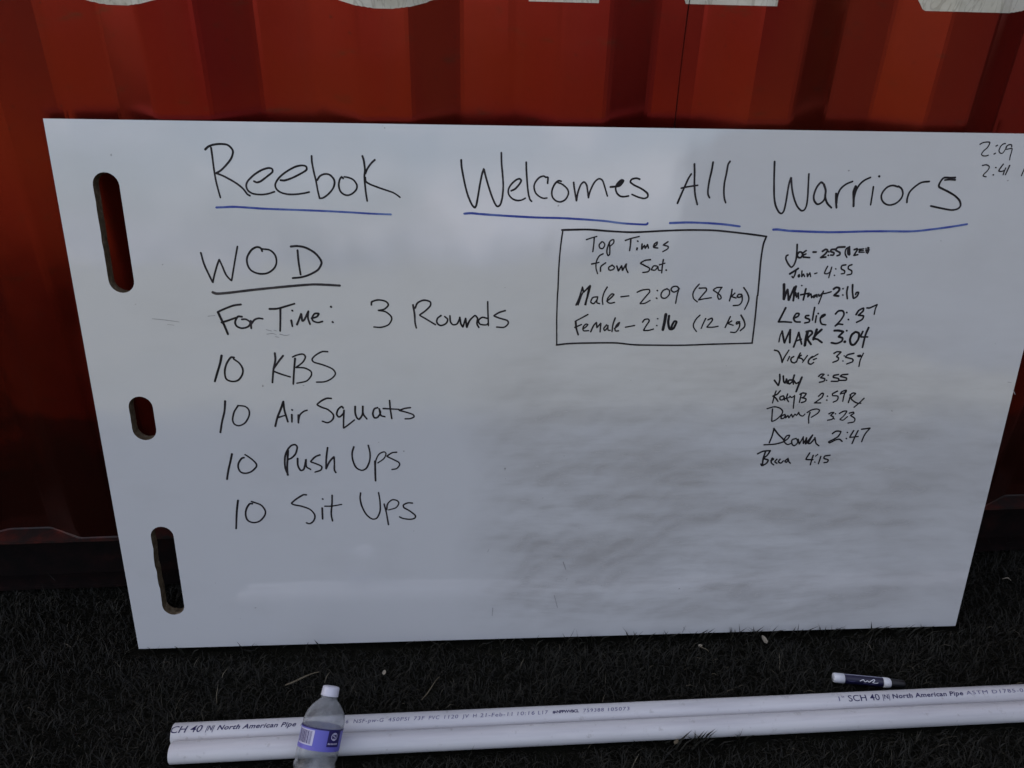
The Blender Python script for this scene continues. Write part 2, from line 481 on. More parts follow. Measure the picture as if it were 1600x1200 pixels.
# ------------------------------------------------------------------ whiteboard
# handwriting: [kind, [[width, u, v, u, v, ...] ...]] in millimetres on the board face
INK = [
["k",[[2.9,232.6,883.2,233,870.3,233.3,852,234.3,835.9,236.3,822,238.1,811.7],[3.1,223.8,880.5,228.3,884.3,235.6,887.2,246.1,888.5,256.4,887.5,262.2,882.5,263.7,877.4,260.1,868.3,252.1,859.1,243.1,851,235.6,846.9,243.5,844.1,253.5,839,264.5,832.2,273.1,824.7,278.3,817.1,281.9,814.8],[2.9,290.2,835.9,294.2,834.2,300.2,836,310.3,843.1,318.6,849.5,318.4,854.1,312.6,855.2,301.7,851.6,290.5,844.6,281.4,836.4,278.1,829.4,280,822.4,286.7,817.8,298.4,816.5,309.2,817.8,319,820.8],[2.9,329.4,837.8,335.9,837.6,346.8,841.2,359.2,847.1,369.1,853,368.9,858.2,362.5,859.5,352.9,857.4,339.3,850.3,327.9,841.5,321.4,832.2,322.3,825.2,328.4,820,338.9,817.4,350.9,817.5,363,819.1,370.9,820.9],[2.9,378.3,873.2,378.2,864,380.1,849.1,382.2,837.5,383.7,824.6,385.8,812.2],[2.9,384.1,838.6,388.7,844.5,396,847.5,403.1,846.4,408.7,840.6,409.7,834.2,406.5,826,398.8,817.7,391.2,812.6,385.8,811.9],[2.8,423,841.4,420.8,843.7,417.5,839,415.8,830.8,417.7,822.6,422.8,817.9,429.4,816.8,436.2,819.8,442,825.7,442.9,832.2,438.5,839.2,431.5,842.6,425,843.7],[3,453.5,874.1,455.3,867.2,456.3,854.5,455,845.2,455.2,833.5,456.1,819.4,457.4,808.7],[2.8,471.7,868.8,466.1,863.9,460.3,856.3,456.7,848.7],[2.8,456.1,842.9,457,837.1,463.4,833,474.1,829,486,825,496.7,821.5,502.7,818,507.2,814.5]]],
["b",[[3.2,230.5,796.9,241.8,797.4,256.2,798.1,277.5,797.1,301.2,795.7,337,794.6,385.1,793.2,426.1,791.5,462.5,789.6,492.4,788.6]]],
["k",[[3.1,601.4,870.1,601.9,860.8,604.3,846.8,607.8,830.3,612,816.1,617.5,804.1,621.8,799.9,624.3,804.2,626.8,817.4,629.9,835.3,632.9,849.5,635.7,857.7,638.4,847.2,643.4,830.7,648.4,816.4,653.4,805.6,657.1,802,661.4,805.1,664.4,816.6,665.5,833.3,664.4,849.8,662.7,866.2,662.2,881.3],[2.9,677.9,825.7,684.1,828.7,690.1,835.3,693.1,840.7,690.6,843.6,685.1,841.8,677.8,835.2,673.6,827.4,674.3,820.2,679.3,814.3,686.8,811.3,694.2,812,699.8,814.7],[2.9,700.3,868,700.8,857.3,702.4,838.4,704.6,821.7,707.3,812.7,709.8,810.3],[2.8,734,837.5,734.3,845.9,730.6,846.4,727.5,848.1,720.8,845.7,714.8,838.5,713.1,831.4,715.8,823,721.5,817.7,727.8,815,733.4,815.4],[2.8,754.9,840.7,750.6,841.3,745.2,836.5,741.1,826.9,742,817.3,747.9,811.3,755.4,809.9,762.8,813.8,766.8,822.3,764.7,829.5,757,836,749.4,838.9],[2.9,774.3,839.1,775.9,829.6,779.8,811.8],[2.8,779.8,811.8,781.7,824.8,785.6,835.7,790.4,839.9,795,834.6,798.4,816.6],[2.8,798.4,816.6,801,827.4,806.7,839.5,813.2,844.9,819,842.6,823.3,832.5,828,819.3],[3.1,832,832.8,839.5,833.6,847,835.1,852.2,842.3,848.9,843.7,843,838.6,840.3,831.4,842.6,824.2,847.9,819.4,854.3,818.5,861.2,819.6],[3.5,850.9,842.3,846.7,838.7,843.2,835.1],[3,877.1,845,872,846.4,865.2,844.9,862.9,840.6,869.5,835.9,881.2,830.6,890.6,824.1,891.6,818.6,886.1,816.1,877.1,817.9,866.7,822]]],
["b",[[3.4,605.7,790.7,616.2,791.4,629.8,790.3,654.7,788.7,685.9,787.1,717.3,785.7,755,785.1,777.8,784.1,803.2,782.7,828.7,780.8,854.3,777.8,880,776.4,892.8,776.2,894.6,778.1]]],
["k",[[3.1,939.8,809.3,944.1,821.5,949.2,834.9,953.3,845.8,957.6,853.6],[3.1,961.3,868.5,962.8,855.5,964.1,838.7,967,821.7,971.6,807.7],[2.8,943.8,832.2,953.1,834.3,969.4,836.9],[3.1,990.3,871.5,989.4,859.3,987.5,846.1,986.5,831.6,987.3,823.2,990.1,818.3],[3.1,1017,873,1014.4,868,1013.3,854.8,1011.7,840.4,1012.3,827,1014.2,817.3,1016.8,810.9]]],
["b",[[3.6,930.5,778.6,941.4,779.1,960.7,779.8,993.1,778.8,1019.2,777.1,1043.7,774.2]]],
["k",[[3.1,1087.7,873.6,1089.1,859.2,1091.1,841.2,1094.1,820.5,1098.2,807,1104.7,797.1,1109.6,794.9,1112.8,799.6,1114.2,813.3,1114.8,832.9,1115.8,843.9,1117.5,850.2,1120.6,835.4,1125.5,820.8,1132.7,807.2,1140.3,799.9,1145.4,800.5,1148.3,807.4,1148.3,821,1146.7,838.1,1145.1,855.6],[3.3,1169.8,842,1166.4,843.2,1161,835.8,1158.1,824.7,1159.4,816.1,1164.9,810,1170.1,810.7,1175.7,816.3,1176.5,823.7],[3.5,1171.8,840.2,1176.1,831,1176.9,821.2,1181.7,811.4,1189.4,804.6],[3.5,1193.8,826.3,1195.7,814,1197.9,804.7],[3.2,1196.8,811.5,1196.5,821.4,1199.3,832.5,1207.1,840.5,1217.4,845.1],[4.1,1223.9,837.6,1222.1,829,1223.8,819.2,1225.5,807.4],[3.2,1223.8,819.2,1225.6,831.5,1230.5,841.4,1237.2,847.5,1245.4,851.5],[2.9,1253,837.3,1253.3,826.9,1253.4,809.5],[3.5,1259.4,853.5,1260,853.1],[3.1,1293.4,837.7,1284.5,839.7,1275.8,836.9,1269.9,829.5,1268.7,822.1,1272.6,814.7,1279.4,810.4,1286.2,809.5,1294.9,812.4,1301.6,819.3,1303.3,827.3,1299.9,834.7,1293.9,838.6],[3.1,1312.6,813.8,1312,820,1314.1,829.9,1321.6,838.6,1330.9,844.8,1343.1,846.4],[3.2,1384.8,852.8,1376.9,852.4,1366.4,852.3,1361.7,846.4,1360.6,839,1367.3,835.4,1379,830.5,1390.9,824.4,1399.9,817,1402.9,809.5,1399.3,804.5,1390.3,802.5,1376.5,804.3,1353.6,808.5],[2.9,1385.5,849.3,1376.2,849.6,1368.4,848.9]]],
["b",[[3.5,1099.2,769.5,1106.4,769.8,1126.4,767.8,1159.6,766.7,1199.4,766.1,1252.4,767.7,1293.8,768.2,1320.7,768.1,1340.7,769.1,1367.1,772.3,1393.3,775.9,1420.1,780.3]]],
["k",[[1.9,1414.1,903.4,1417.8,905.7,1423.4,906.9,1429.3,906.8,1429.6,904.1,1427.3,898.7,1422.5,893.8,1420.2,889.6,1421.1,887.2,1424.9,886.1,1428.8,886.4,1431.6,887.3],[2,1441.1,901.2,1443.2,902.5],[2.1,1440.7,889.2,1442.7,890.5],[1.9,1455.7,905,1452.8,904.7,1449.5,901.9,1447.7,897.1,1447.9,893.5,1450.9,890.6,1454.2,890.6,1456.7,894.2,1458.3,898.5,1459.4,902.1],[2,1467,900.4,1466.4,903.1,1463,903.6,1459.4,902.1,1458,899.7,1458.7,896.7,1461.9,897,1468.3,898,1468.6,892.6,1468.1,886.6,1468.4,880.8]]],
["k",[[2.1,1425.6,871.8,1432,872.8,1437.3,869.8,1435.9,864.3,1430.7,858.1,1430.6,855.7,1435.5,854.5],[2.3,1448.1,869,1448.7,868.6],[2.3,1446.5,857.8,1447.1,857.5],[2.2,1459.5,874,1457.1,870,1454.3,863.9,1458.8,863,1463.7,864.9,1464.9,868.3],[2.2,1463.8,864.6,1463,858.2],[2.4,1470.5,872.3,1468.8,865.9,1466.9,858.5]]],
["k",[[2.1,1497.7,873,1495.9,865.6,1494,857]]],
["k",[[2.9,199.3,728.4,202,711.6,207.2,695.4,212,682.4,215.7,693.8,221.3,708.4,225.9,718.1,229.2,708.5,233.9,693.9,241,685.4,244.8,698.8,250,718.2,255.6,738.3],[3.1,292.4,731.3,290.5,736.1,284.4,737.6,276,732.8,268.6,721.5,268.2,710.2,272.9,701.3,283.6,696.5,296.4,697,307.4,703.9,312.6,713.6,311.7,724.9,304.5,732.9,293.6,734.8],[3.4,336.7,738.7,346.2,739.5,358.8,737.2,372.5,729.2,380.6,718.8,381.7,712.3,375.4,702.5,362,695,348.8,690.9,335.8,689.5],[3.1,346.5,733.1,346.7,715.4,348.3,695]]],
["u",[[4,210.2,666.7,216.3,664.6,234.1,665.9,274.7,670.9,323.4,676,364.1,679.4,388.4,678.9,407.8,677.8]]],
["k",[[3.3,251.4,647.3,239.9,645.6,224.8,640,214.6,635,216.6,630.8],[4,214.6,635,217.6,625.7,221.9,613.8,226.1,599.3],[3.3,218.4,618.1,229.3,621.5,241.1,625.7],[3.3,251,627.4,244.5,627.4,239.5,618.9,241.3,612.1,249,608.6,259.1,611.2,263,618,257,623.1,250.5,623.1],[3.3,264.1,620.6,263.7,608.6],[3.1,264.4,615.5,270,622.3,276.7,624.8,283.1,624]]],
["k",[[3.3,295.2,640,307.4,640.5,320.8,644.2,334.9,648.5],[3.3,312.3,640,310.7,622.2,308.8,604.2],[3.4,327.8,621.4,328.7,611.9],[3.3,330.5,637.5,331.1,637],[3.3,336.3,614.5,342.2,627.3,344.3,632.4,345,620.5,348.4,622.2,356,636.6,354.4,625.6,356.9,615.3],[3.1,360.1,624.7,368.5,627.3,372.1,632.4,365.6,632.4,361,625.6,362.2,620.5,369.5,617.9,377,619.6],[3.4,391.7,643.7,392.4,643.2],[3.4,392.8,618.7,393.4,618.2]]],
["k",[[2.8,456,646.6,457.1,651.7,467.1,654.7,478.5,652.5,482.9,646.6,476.4,639.8,466.3,637.6,477.8,635.5,485.9,628.7,487.3,622.7,481.9,614.1,470.1,609.8,458.4,610.3]]],
["k",[[3.1,522.2,646.6,524.2,631.2,524.7,617.5,526.4,608.8],[2.9,525.4,641.5,529.8,650,539.8,654.3,549.7,651.7,549.6,644.9,541.1,636.4,532.5,629.9,542.4,623.5,557.3,614],[2.9,566.8,629.2,560.9,624.3,559.9,617.4,565.7,612.6,574.2,615.7,577.3,622.6,572.7,627.4],[2.8,581.1,628.6,581.8,619.1,585.9,613.9,592.7,615.6,597,625.2],[3.1,597,626,598.6,615.6,601.9,609.9,606.3,624.3],[3.1,606.3,624.3,608.2,609.5,613,620.8,621.5,629.1,625.7,624.3,624.8,615.6,627.7,609.5],[2.8,642.2,651.8,642.5,638.1,643.5,612.4],[2.7,641.7,624.3,633.3,626,627.4,620.8,629.9,614.7,640.1,613.5,643.4,617.3],[2.9,670.7,637.2,660.3,633.8,652.4,628.6,660.3,625.1,674,620.8,675.7,615.5,669,609.4,657.1,609.8]]],
["k",[[3.8,212.2,563.2,208.5,550.3,202.1,533.9,196.6,519.5],[3.2,231.6,559.9,226.3,559.9,218.2,548.6,214.2,535.5,215.4,523.2,224.9,519,234.4,521.4,241.5,530.4,243.3,540.3,239,550.1,230.6,557.5]]],
["k",[[3.4,297.1,566.9,296.8,554.7,292.3,538.4,288.8,516.9],[3.3,309.8,562.5,302.1,553.1,293.7,541.6],[2.9,292.8,535.9,304.8,530.9,318.3,526.3],[3.2,328.6,557.8,325.3,536.5,322.3,514.1],[2.8,324.9,560.3,332.1,563.5,341.5,565.1,345.4,560.2,340.4,551.2,328.9,542.3,342.7,541.4,352.4,535.5,352.3,528.1,344.1,519,328.3,515.3],[2.8,381.8,569,372.5,569,361.3,562.6,355.9,556.1,358.9,551.1,374.1,546.1,387.6,539.5,391.8,531.2,385,522.9,373.7,517.6,360.4,516.9]]],
["k",[[3.6,209.2,484.8,206.2,467.1,200.2,448.3,195.4,429.4],[2.9,228.9,476.2,221.6,465.2,217.8,451.6,220.1,443.8,227.6,441.1,237.6,446.2,245.1,458.1,246.1,468.4,240.5,475.2,229,477]]],
["k",[[3.7,303.5,483.2,297.9,469.6,291.1,454.3,286.6,439.6],[3.5,303.5,483.2,304.1,467.8,307.9,447.5],[2.9,292.7,455.1,305.7,459.3],[3.2,315.5,460,314.6,447.1],[3.1,316.4,468.6,317,468.1],[3.3,326.2,459.1,325.1,445.3],[3,325.4,448.7,328.6,459,335.4,465.5,341.1,467.5]]],
["k",[[3.1,382.2,488.2,374.3,488.2,364.8,483.3,358.5,477.3,365.4,472.7,375.6,468.3,383.7,459.6,382.5,451,374.1,445,365,447.6],[3.1,400.9,470.9,398.4,473.8,392.1,468.2,389.6,459.6,393.3,454.9,400.3,460.9,402.1,468.1,400.3,449.4,399.4,434.9,405.7,439.2,418.2,449.2],[3.2,420.9,473.6,420.3,462.2,422.5,453.5,426.3,450.6,432.1,459.2,433.6,474.9,433.5,460.6,439,451.2],[3.2,457.9,471.1,452.5,469,449.5,460.4,451.8,453.2,457.2,453.9,462.2,461.8,460.5,469],[3.2,461.1,466.1,462.7,457.4,469.2,454.8],[2.9,478.4,483.8,479.1,467.4,480.8,451.5],[2.8,467.2,469.6,479.2,468.8,493.1,467.9],[2.9,512.6,470.6,503.2,469.3,493.7,465.8,504.3,462.8,516.3,458.3,518.2,454,512,450.9,503.3,450.5]]],
["k",[[3.7,210.1,389.6,205.9,375.6,200.8,359.2,196.8,343],[3.2,229.3,382.7,225.1,381.2,219.2,372.4,218,363.5,221.2,355.9,229,353.5,238.7,356.4,247.5,364.5,248.7,370.5,243.5,378,236.2,384.8,231.8,388.1]]],
["k",[[3.6,303.8,395,301.7,378.7,299.8,363.7,299.3,349.4],[3.2,300,349.4,296.4,363.8,297.6,381.7,302.4,395,309.8,403.8,316.6,405.4,319.6,400.7,316,388.9,309.3,381.5,303.7,378.6],[3.3,318.6,379.9,318.2,366.5,322.2,357.4,327.9,360.3,332.6,378.2,332.2,364.7,338.6,359.4],[3,356.7,386.1,348.4,382.5,340.3,373.6,348.8,369.8,357.9,364.4,356.1,357.6,346.3,354],[3.2,370.4,399.3,367.1,380.7,365.1,359.7,372,373.2,380.1,382.4,380,370.1,379.2,358,381.3,352.7]]],
["k",[[3,414.6,400.2,411.2,389.1,411.5,375.6,416.2,362,425.4,356.2,433.8,360.2,439.9,373.7,441.3,388.7,439.1,402.8],[3.6,449.2,372.8,448.6,353.9,448.4,335.9],[2.6,448.9,361.5,450.9,375.1,456.8,386.2,465.2,390.2,468.4,386.8,464.7,377.9,454.1,369.7],[2.8,486.6,389.3,478.7,388.2,470,382,478.3,376.9,489,370.7,490.8,365.4,485.8,358.7,477.5,356.8]]],
["k",[[3.5,210.9,302,206.7,281.1,202,247.3],[3.2,234.7,295.3,229.9,295,223.5,285.4,221.1,273,223.9,262.7,233.1,258.3,244.4,261.5,253.7,272.3,255.2,281.7,248.7,292.7,233.7,299.5]]],
["k",[[3.1,328.2,310.7,322.7,310.8,309.7,302.5,301.6,294.9,306.1,291.7,319.6,288.3,332.9,281.8,339.7,270.6,336.8,259.6,329.5,254.2,324.3,255.9],[3.4,353.5,284.5,352.7,263.2],[3,355.4,302.4,355.9,302],[3.1,372.2,309.1,371,293.6,368.3,273.2,369.7,258.9],[2.7,358.2,288,370.6,288.1,387.4,290.9]]],
["k",[[3,421.5,312.6,420.1,302,422.5,286.3,429.3,270.4,438.7,261.5,447.2,262.9,453.4,276.3,454.2,295.2,452.5,312.7],[3,461.2,290.3,464.4,272.9,467.1,249.3],[2.7,465.4,279.2,467.2,290.2,475.2,298.2,483.5,297,486.8,291.4,481.6,282.9,468.9,278.8],[2.9,510.6,291.3,502.9,291.9,495.1,288.1,495.6,282.6,505.2,276.1,514.8,267.1,513.9,261.6,506.1,259.3,493.5,261.2,487.3,264.5]]],
["x",[[3.1,758.8,766.7,772.1,767.1,801.3,767.6,835.9,765.3,874.4,764,921.9,766.5,960.5,768,999.4,767.8,1025.7,765.9,1065.4,761.7,1089.4,758.7],[2.9,1089.4,758.7,1085.9,745.3,1085,720.8,1086.1,690.8,1087,661.6,1086.2,662.7,1087.3,623.8,1087.4,592.9,1087.3,581.6],[2.9,756.4,579.2,776.1,581.4,806.1,582.3,854.4,582.4,885,579.2,915.5,578.4,967.1,578,1016.1,579.6,1053,580.5,1087.6,581.4],[2.4,760.1,766,757.3,738.5,755.8,706.7,755.6,674.4,755.1,660,755.2,624.1,756.7,579.2]]],
["k",[[2.4,798.3,751.9,805.8,754.5,814.6,757],[2.5,810.6,755.8,810.4,745.1,809.4,733.1],[2.4,822.8,748.3,819.1,743.9,820.7,738.8,825.2,738.2,828.1,743.9,825.3,748.3,822.7,748.7],[2.5,835.7,746.5,832.8,740.2,832,732.6,834.2,726.8,836.7,728.8,836.4,738.9,835,747.7],[2.3,833.3,742.7,836.8,750.3,841.8,752.2,842.1,747.2,837.2,742.1]]],
["k",[[2.4,860.5,751,869.9,754.2,882.6,757.4],[2.8,869.3,753.6,869.3,744.1,868.6,735.3],[2.8,880.5,750.1,881.1,749.8],[3,880.5,739.1,880.2,736.6],[2.7,888,745.5,887.9,736.9,892,743.6,893.6,738.6,897,744.9,898.8,739.2],[2.7,907.1,740.5,911.9,745,912.3,748.8,908,745.6,907.1,740.5,913.7,739.3],[2.6,929.7,749.3,922.4,744.2,930.4,741.9,930,738.1,922.6,733.6]]],
["k",[[2.4,826.1,729.7,820.1,726.2,816,717.2,815.9,706.9,818.9,697.9],[2.5,808.4,713.3,820,715.9],[2.6,823.3,701.8,823.8,709.5,831,715.3],[2.5,841.6,711.5,836.6,708.3,837.5,703.8,843.3,704.5,845.7,708.3,841.6,711.9],[2.7,849.4,710.3,852.5,702.5,857.2,710.9,859,703.2,864.8,714.2,864.6,707.1,868.1,700]]],
["k",[[2.5,903.4,720.7,894.4,719.4,887.5,714.9,895,711.1,903.2,706.6,900.9,701.4,892.5,700.1],[2.5,914.6,710.5,909.4,710.5,906.2,704.7,912.5,704,916.6,709.9,917.8,704,921.1,703.4],[2.6,924.5,720.8,923.7,711.2,923.4,699.5],[2.4,918.7,712.4,927.4,715.1],[2.9,930.2,704.1,930.8,703.7]]],
["k",[[2.7,786.1,646.5,790.8,658.7,795.3,675.8],[2.7,789.3,646.8,794.5,662.7,796.9,667.9],[2.9,795.3,675.8,797.6,667.9,807.5,678.4],[3.6,807.6,677.8,805,664,801.1,647.5],[2.5,805.8,674.5,803.8,661.4,802.2,647.1],[2.5,820.9,660.1,813.1,658.7,810.2,651.5,814.9,648.8,819.9,654.8,820.9,659.4,820.1,650.8,824.8,648.8],[2.5,835.8,676.1,831,666.7,829,656.1,830.1,647.5],[2.6,836.4,652.8,843.3,658.8,847.6,664,843.6,664.7,837.5,657.4,837.8,651.5,842.5,649.5,849.1,650.8]]],
["k",[[2.4,859.1,660.1,872.1,661.7],[2.5,885.6,667.8,893.9,671.3,904.4,672.3,906,668.1,898.8,658.8,891.5,648.8,899.5,649.5,907.7,654.2],[2.6,918.4,670.7,919,670.3],[2.7,918.2,658,918.8,657.6],[2.5,934.7,673.6,928.3,670.7,925.1,664.1,927.3,658.8,933.3,658.2,938.8,664.1,938.3,670.8,933.4,673.6],[2.5,954.6,673.4,950.3,677.4,943.7,676.7,941.2,672.1,945.8,668.1,952.2,670.8,954.5,674.7,952.1,664.2,950.7,649.5]]],
["k",[[2.5,987.1,681.1,981.2,673.5,978.2,665.5,980,657.5,986.6,651.9],[2.5,987.7,674.5,998.4,674.8,1000.1,670.8,994.2,662.9,988.3,654.9,997.5,656.9,1009.4,658.6],[2.5,1025.6,675.9,1017,675.5,1011.4,671.5,1016.4,668.2,1023.7,662.9,1026.2,658.2,1022.4,656.2,1019.8,661.6,1021.1,668.2,1025,675.5]]],
["k",[[2.8,1042.7,672.5,1042.3,664.3,1040.5,653.6],[2.7,1048.1,666.3,1043.3,660.9,1051,658.3],[2.7,1059.7,664.3,1054.4,664.3,1052.8,660.3,1057.6,659.6,1060.5,663.6,1061.7,653.6,1057.7,646.9,1047.8,645.5],[2.6,1062,675.6,1068.8,666.9,1072.7,657.6,1071.1,648.2,1067.8,639.4]]],
["k",[[2.5,806.3,630.7,795.8,624.7,786.5,619.3,787.3,614.4],[3.2,786.5,619.3,788.3,607.1,791.7,596.7],[2.7,785.8,608.9,796.3,613.8],[2.6,799,606.5,803.7,609.5,807.1,613.8,803.5,614.4,799.5,609.5,800.4,603.4,808.8,603.4],[2.8,812.4,601.6,816.7,611.9,821.2,617.4,822.3,608.3,828.5,616.2,828,601.5],[2.6,838.2,613.1,833.8,607,835.8,603.4,839.7,608.2,840.6,613.1,841.1,604.6,844.7,603.9],[2.9,851.9,624.7,848.9,614.3,847.9,602.1],[2.7,851.8,607,857.5,611.9,859.6,617.4,855,613.1,852.5,605.8,854.4,602.7,858.6,603.1]]],
["k",[[2.5,869.9,609.2,884.9,612.1],[2.5,898,617.9,901.3,622.2,907.3,622.8,908.8,619.1,904.5,611.8,900.8,603.8,908.7,603.8,917,605.9],[2.5,922.6,623.6,923.2,623.3],[2.5,922.1,612,922.6,611.6],[5.2,935.9,630.7,935,619.1,933.1,605],[4.1,941.5,628.2,941.2,616.6,944.5,606.2,950.6,606.8,955.1,617.8,951.3,619.1,947.7,611.7,947.3,606.2]]],
["k",[[2.5,993.4,629.4,987.4,622.7,983.9,614.1,985.1,608,990,601.8],[2.5,1003.7,623.9,1000.3,615.3,997.7,607],[2.5,1007.6,621.5,1013.9,624.5,1015,620.2,1007,609.2,1016.8,608.9,1025.8,610.6]]],
["k",[[2.7,1044.8,626.9,1041.5,617.7,1038.2,608.5],[2.5,1048,619.6,1041.8,615.3,1051.3,612.2],[2.6,1061.6,618.3,1056.8,617.7,1056.6,614,1061.9,616.5,1062.1,609.1,1056.9,600.4,1048.3,600.4],[2.9,1062.8,629.4,1069.5,618.9,1071.2,610.3,1064.7,602.9]]],
["k",[[3.2,1141.9,746.1,1143,735.8,1143.5,723.4,1141.6,714,1137.5,709.3,1132,714,1126.6,722.3,1126.4,727.5,1128.9,729],[3.3,1146.8,733.8,1144.5,729.6,1146.6,725.5,1150.8,725,1153.3,729.7,1150.6,733.8,1146.8,734],[3,1152.8,732.8,1155,725.5],[3,1152.9,732.2,1158.2,736.4],[3,1153.4,728.6,1158.5,730.9],[3,1154.9,726,1165.7,725.1]]],
["k",[[3.4,1170.3,734.1,1175.1,734.1],[3.4,1185.6,735.5,1190.4,738.6,1194,736.6,1190.6,730.9,1183.9,725.1,1192.4,726.2],[3,1196.2,734.7,1196.7,734.4],[3,1196.2,729,1196.7,728.7],[3.4,1206.5,738.7,1200.1,738.2,1199.6,735,1205.2,733,1204.7,729.4,1200.5,729.4],[3.4,1221.9,742.6,1210.3,741.8,1207.8,737.2,1214.8,733.6,1215.4,729.9,1211.3,728.4]]],
["k",[[2.8,1229.9,742.9,1224.6,739.3,1224.2,732.1,1227.9,725.8],[3,1229.5,742.4,1232.1,730,1229.2,731,1227.5,738.3,1230,739.3],[3,1238.2,738.3,1242.8,739.9,1243.2,737.3,1239.2,729,1245.5,730.1],[2.5,1246.2,738.9,1254.1,739.7],[2.3,1247,734.2,1255.6,734.3],[2.3,1247.1,736.8,1254,736.9],[2.3,1246.7,738.9,1247.3,734],[2.4,1257.7,740.5,1259.5,733.3],[2.4,1260.7,742.1,1261.9,732.2],[2.1,1257.8,736.9,1264.1,737.9],[2.3,1262.4,741.6,1263.1,734.3]]],
["k",[[3.6,1136.3,698.5,1143.2,703.1,1149,707.3],[2.8,1145.8,703.6,1144.7,696.2,1142.8,691.8,1140.7,694.1],[2.8,1152.1,697.3,1150.7,695.2,1152.1,693.1,1153.4,695.2,1152.1,697.3],[2.6,1156.1,703.1,1157,693.1,1159.4,698.4,1161.7,694.2],[2.6,1165.3,698.9,1166.6,693.7,1169.9,700.5,1171.9,694.2],[2.4,1178.2,699,1181.8,700]]],
["k",[[2.6,1198,710.9,1195.7,704.8,1194.6,699.5,1199.8,699,1204.7,702.7],[2.4,1205.2,709.6,1203.9,700.6,1202.8,692.4],[2.5,1212.2,707,1212.7,706.6],[2.5,1211.7,696.4,1212.2,696.1],[2.7,1228.3,713.5,1222,712.2,1221.8,707,1227.7,703.8,1227.9,699.6,1223.2,698.8],[2.7,1238.5,713.9,1233.5,711.7,1233.7,707,1239.7,703.9,1240,698.6,1233.2,697]]],
["k",[[4.8,1129,680.9,1130.5,669.7,1131.8,656.8],[3.9,1132.4,656.3,1134.2,666.5,1136.1,672.9,1138.3,664.4,1140.1,655.2],[3.9,1140.7,655.2,1144,666.5,1147,676.1],[4.1,1149.5,677.7,1148.2,667.6,1148.4,654.2],[3.3,1148.1,660.1,1150.3,667.6,1153,660.1],[3.3,1154.8,666.5,1156.6,657.9],[2.6,1159,679.3,1159.4,679],[3.5,1166.9,673.5,1166,664.4,1165.2,655.3],[3,1159.6,663.8,1173.3,666.5],[3,1172.4,665.5,1172.1,660.1,1176.7,665.5,1178.8,659],[3,1184.7,663.3,1180.6,661.2,1183.1,659,1186.7,664.4,1187.9,660.1],[2.8,1190,664.4,1191.5,661.2,1196.2,666.6],[2.5,1197.3,669.8,1195,660.1,1192.3,648.8]]],
["k",[[2.8,1196.3,665.5,1202.7,666.6,1210.5,668.9],[3.9,1214.2,673.6,1218.6,676.2,1223.8,674.6,1223,669.8,1216.4,662.8,1224.3,661.8],[2.8,1229.7,674.1,1230.2,673.8],[2.8,1231.2,663.6,1231.7,663.3],[3.1,1237.6,677.3,1237.5,667.7,1240.1,657.5],[3.3,1245.4,680.6,1247.2,668.8,1250.7,658,1256.1,661.3,1257.8,667.7,1253.9,667.7,1253.4,664.5]]],
["k",[[3.7,1137.1,641.7,1133.5,632,1128.2,618.3],[3.3,1128.3,618,1137.6,618,1150.3,617.2],[3.3,1154.3,624.3,1160.4,627.6,1161.4,631.9,1156.5,631.9,1153.2,624.3,1157.3,618.3,1165.1,617.7],[3.3,1178.4,628.7,1173.5,628.1,1173.4,624.8,1180.4,622.1,1180.5,617.7,1173.6,616],[3.1,1186.5,642.3,1186.1,631.9,1186.1,621],[3.1,1191.6,628.1,1191.6,617.1],[3.1,1194,632.3,1194.5,631.9],[3.1,1199.4,624.3,1206.3,629.2,1205.5,630.8,1200.9,628.6,1199.2,622.1,1202.6,614.4,1210,612.7]]],
["k",[[3.3,1224.2,631.4,1228.4,636.3,1236.1,636.3,1238.8,629.7,1234.3,619.8,1226,609.9,1232,613.8,1239.3,613.2],[3.2,1242.9,633.9,1243.4,633.5],[3.2,1247.8,621.8,1248.3,621.5],[3.3,1259.8,630.2,1263.5,637.4,1270.6,641.2,1270.9,636.3,1263.8,629.1,1272.9,628,1271.7,622,1263.1,617],[2.9,1276.6,641.7,1281.6,641.7,1292.8,647.2],[2.6,1293.3,647.2,1291.4,639.5,1291.1,630.8]]],
["k",[[2.4,1133.4,583.4,1134.2,594.6,1136.5,601.8],[3.5,1136.5,601.8,1143.2,581.2,1146.5,593.4,1150,604],[4,1150,604,1151.3,592.3,1152.4,582.3],[3.5,1160.2,574.4,1162.3,583.3,1165.5,599.5],[3.6,1165.5,599.5,1169.1,590,1173.4,579.4],[3.1,1162.1,584.5,1171.6,587.8],[5.2,1180.5,598.9,1179.4,587.8,1179.3,577.1],[3.8,1178.5,601.1,1186.1,602.2,1189,597.8,1182.6,588.9,1189.6,578.8],[4.9,1195.8,604.4,1194.7,596.6,1192.7,587.7],[4.2,1204.1,604.4,1197.4,597.2,1192.3,590.5],[3.6,1192,588.8,1199.4,587.7,1208.1,582.1]]],
["k",[[3.8,1226.6,602.7,1234.9,602.7,1242.5,600.4,1235.5,592.1,1242.6,589.8,1242.4,584.2,1234,580.3,1224.9,581.5],[3.4,1248.1,602.5,1248.6,602.2],[5,1247.9,583.3,1248.4,583],[4.1,1263.2,599.8,1258.4,595.4,1256.6,586.4,1260.1,578.5,1265.7,578.5,1270.9,587.5,1270.3,597.6,1264.3,600.4],[3.4,1276.5,600.9,1274.6,592,1286.5,591.4],[3.8,1285.4,607.6,1282.1,594.2,1280.7,573.4]]],
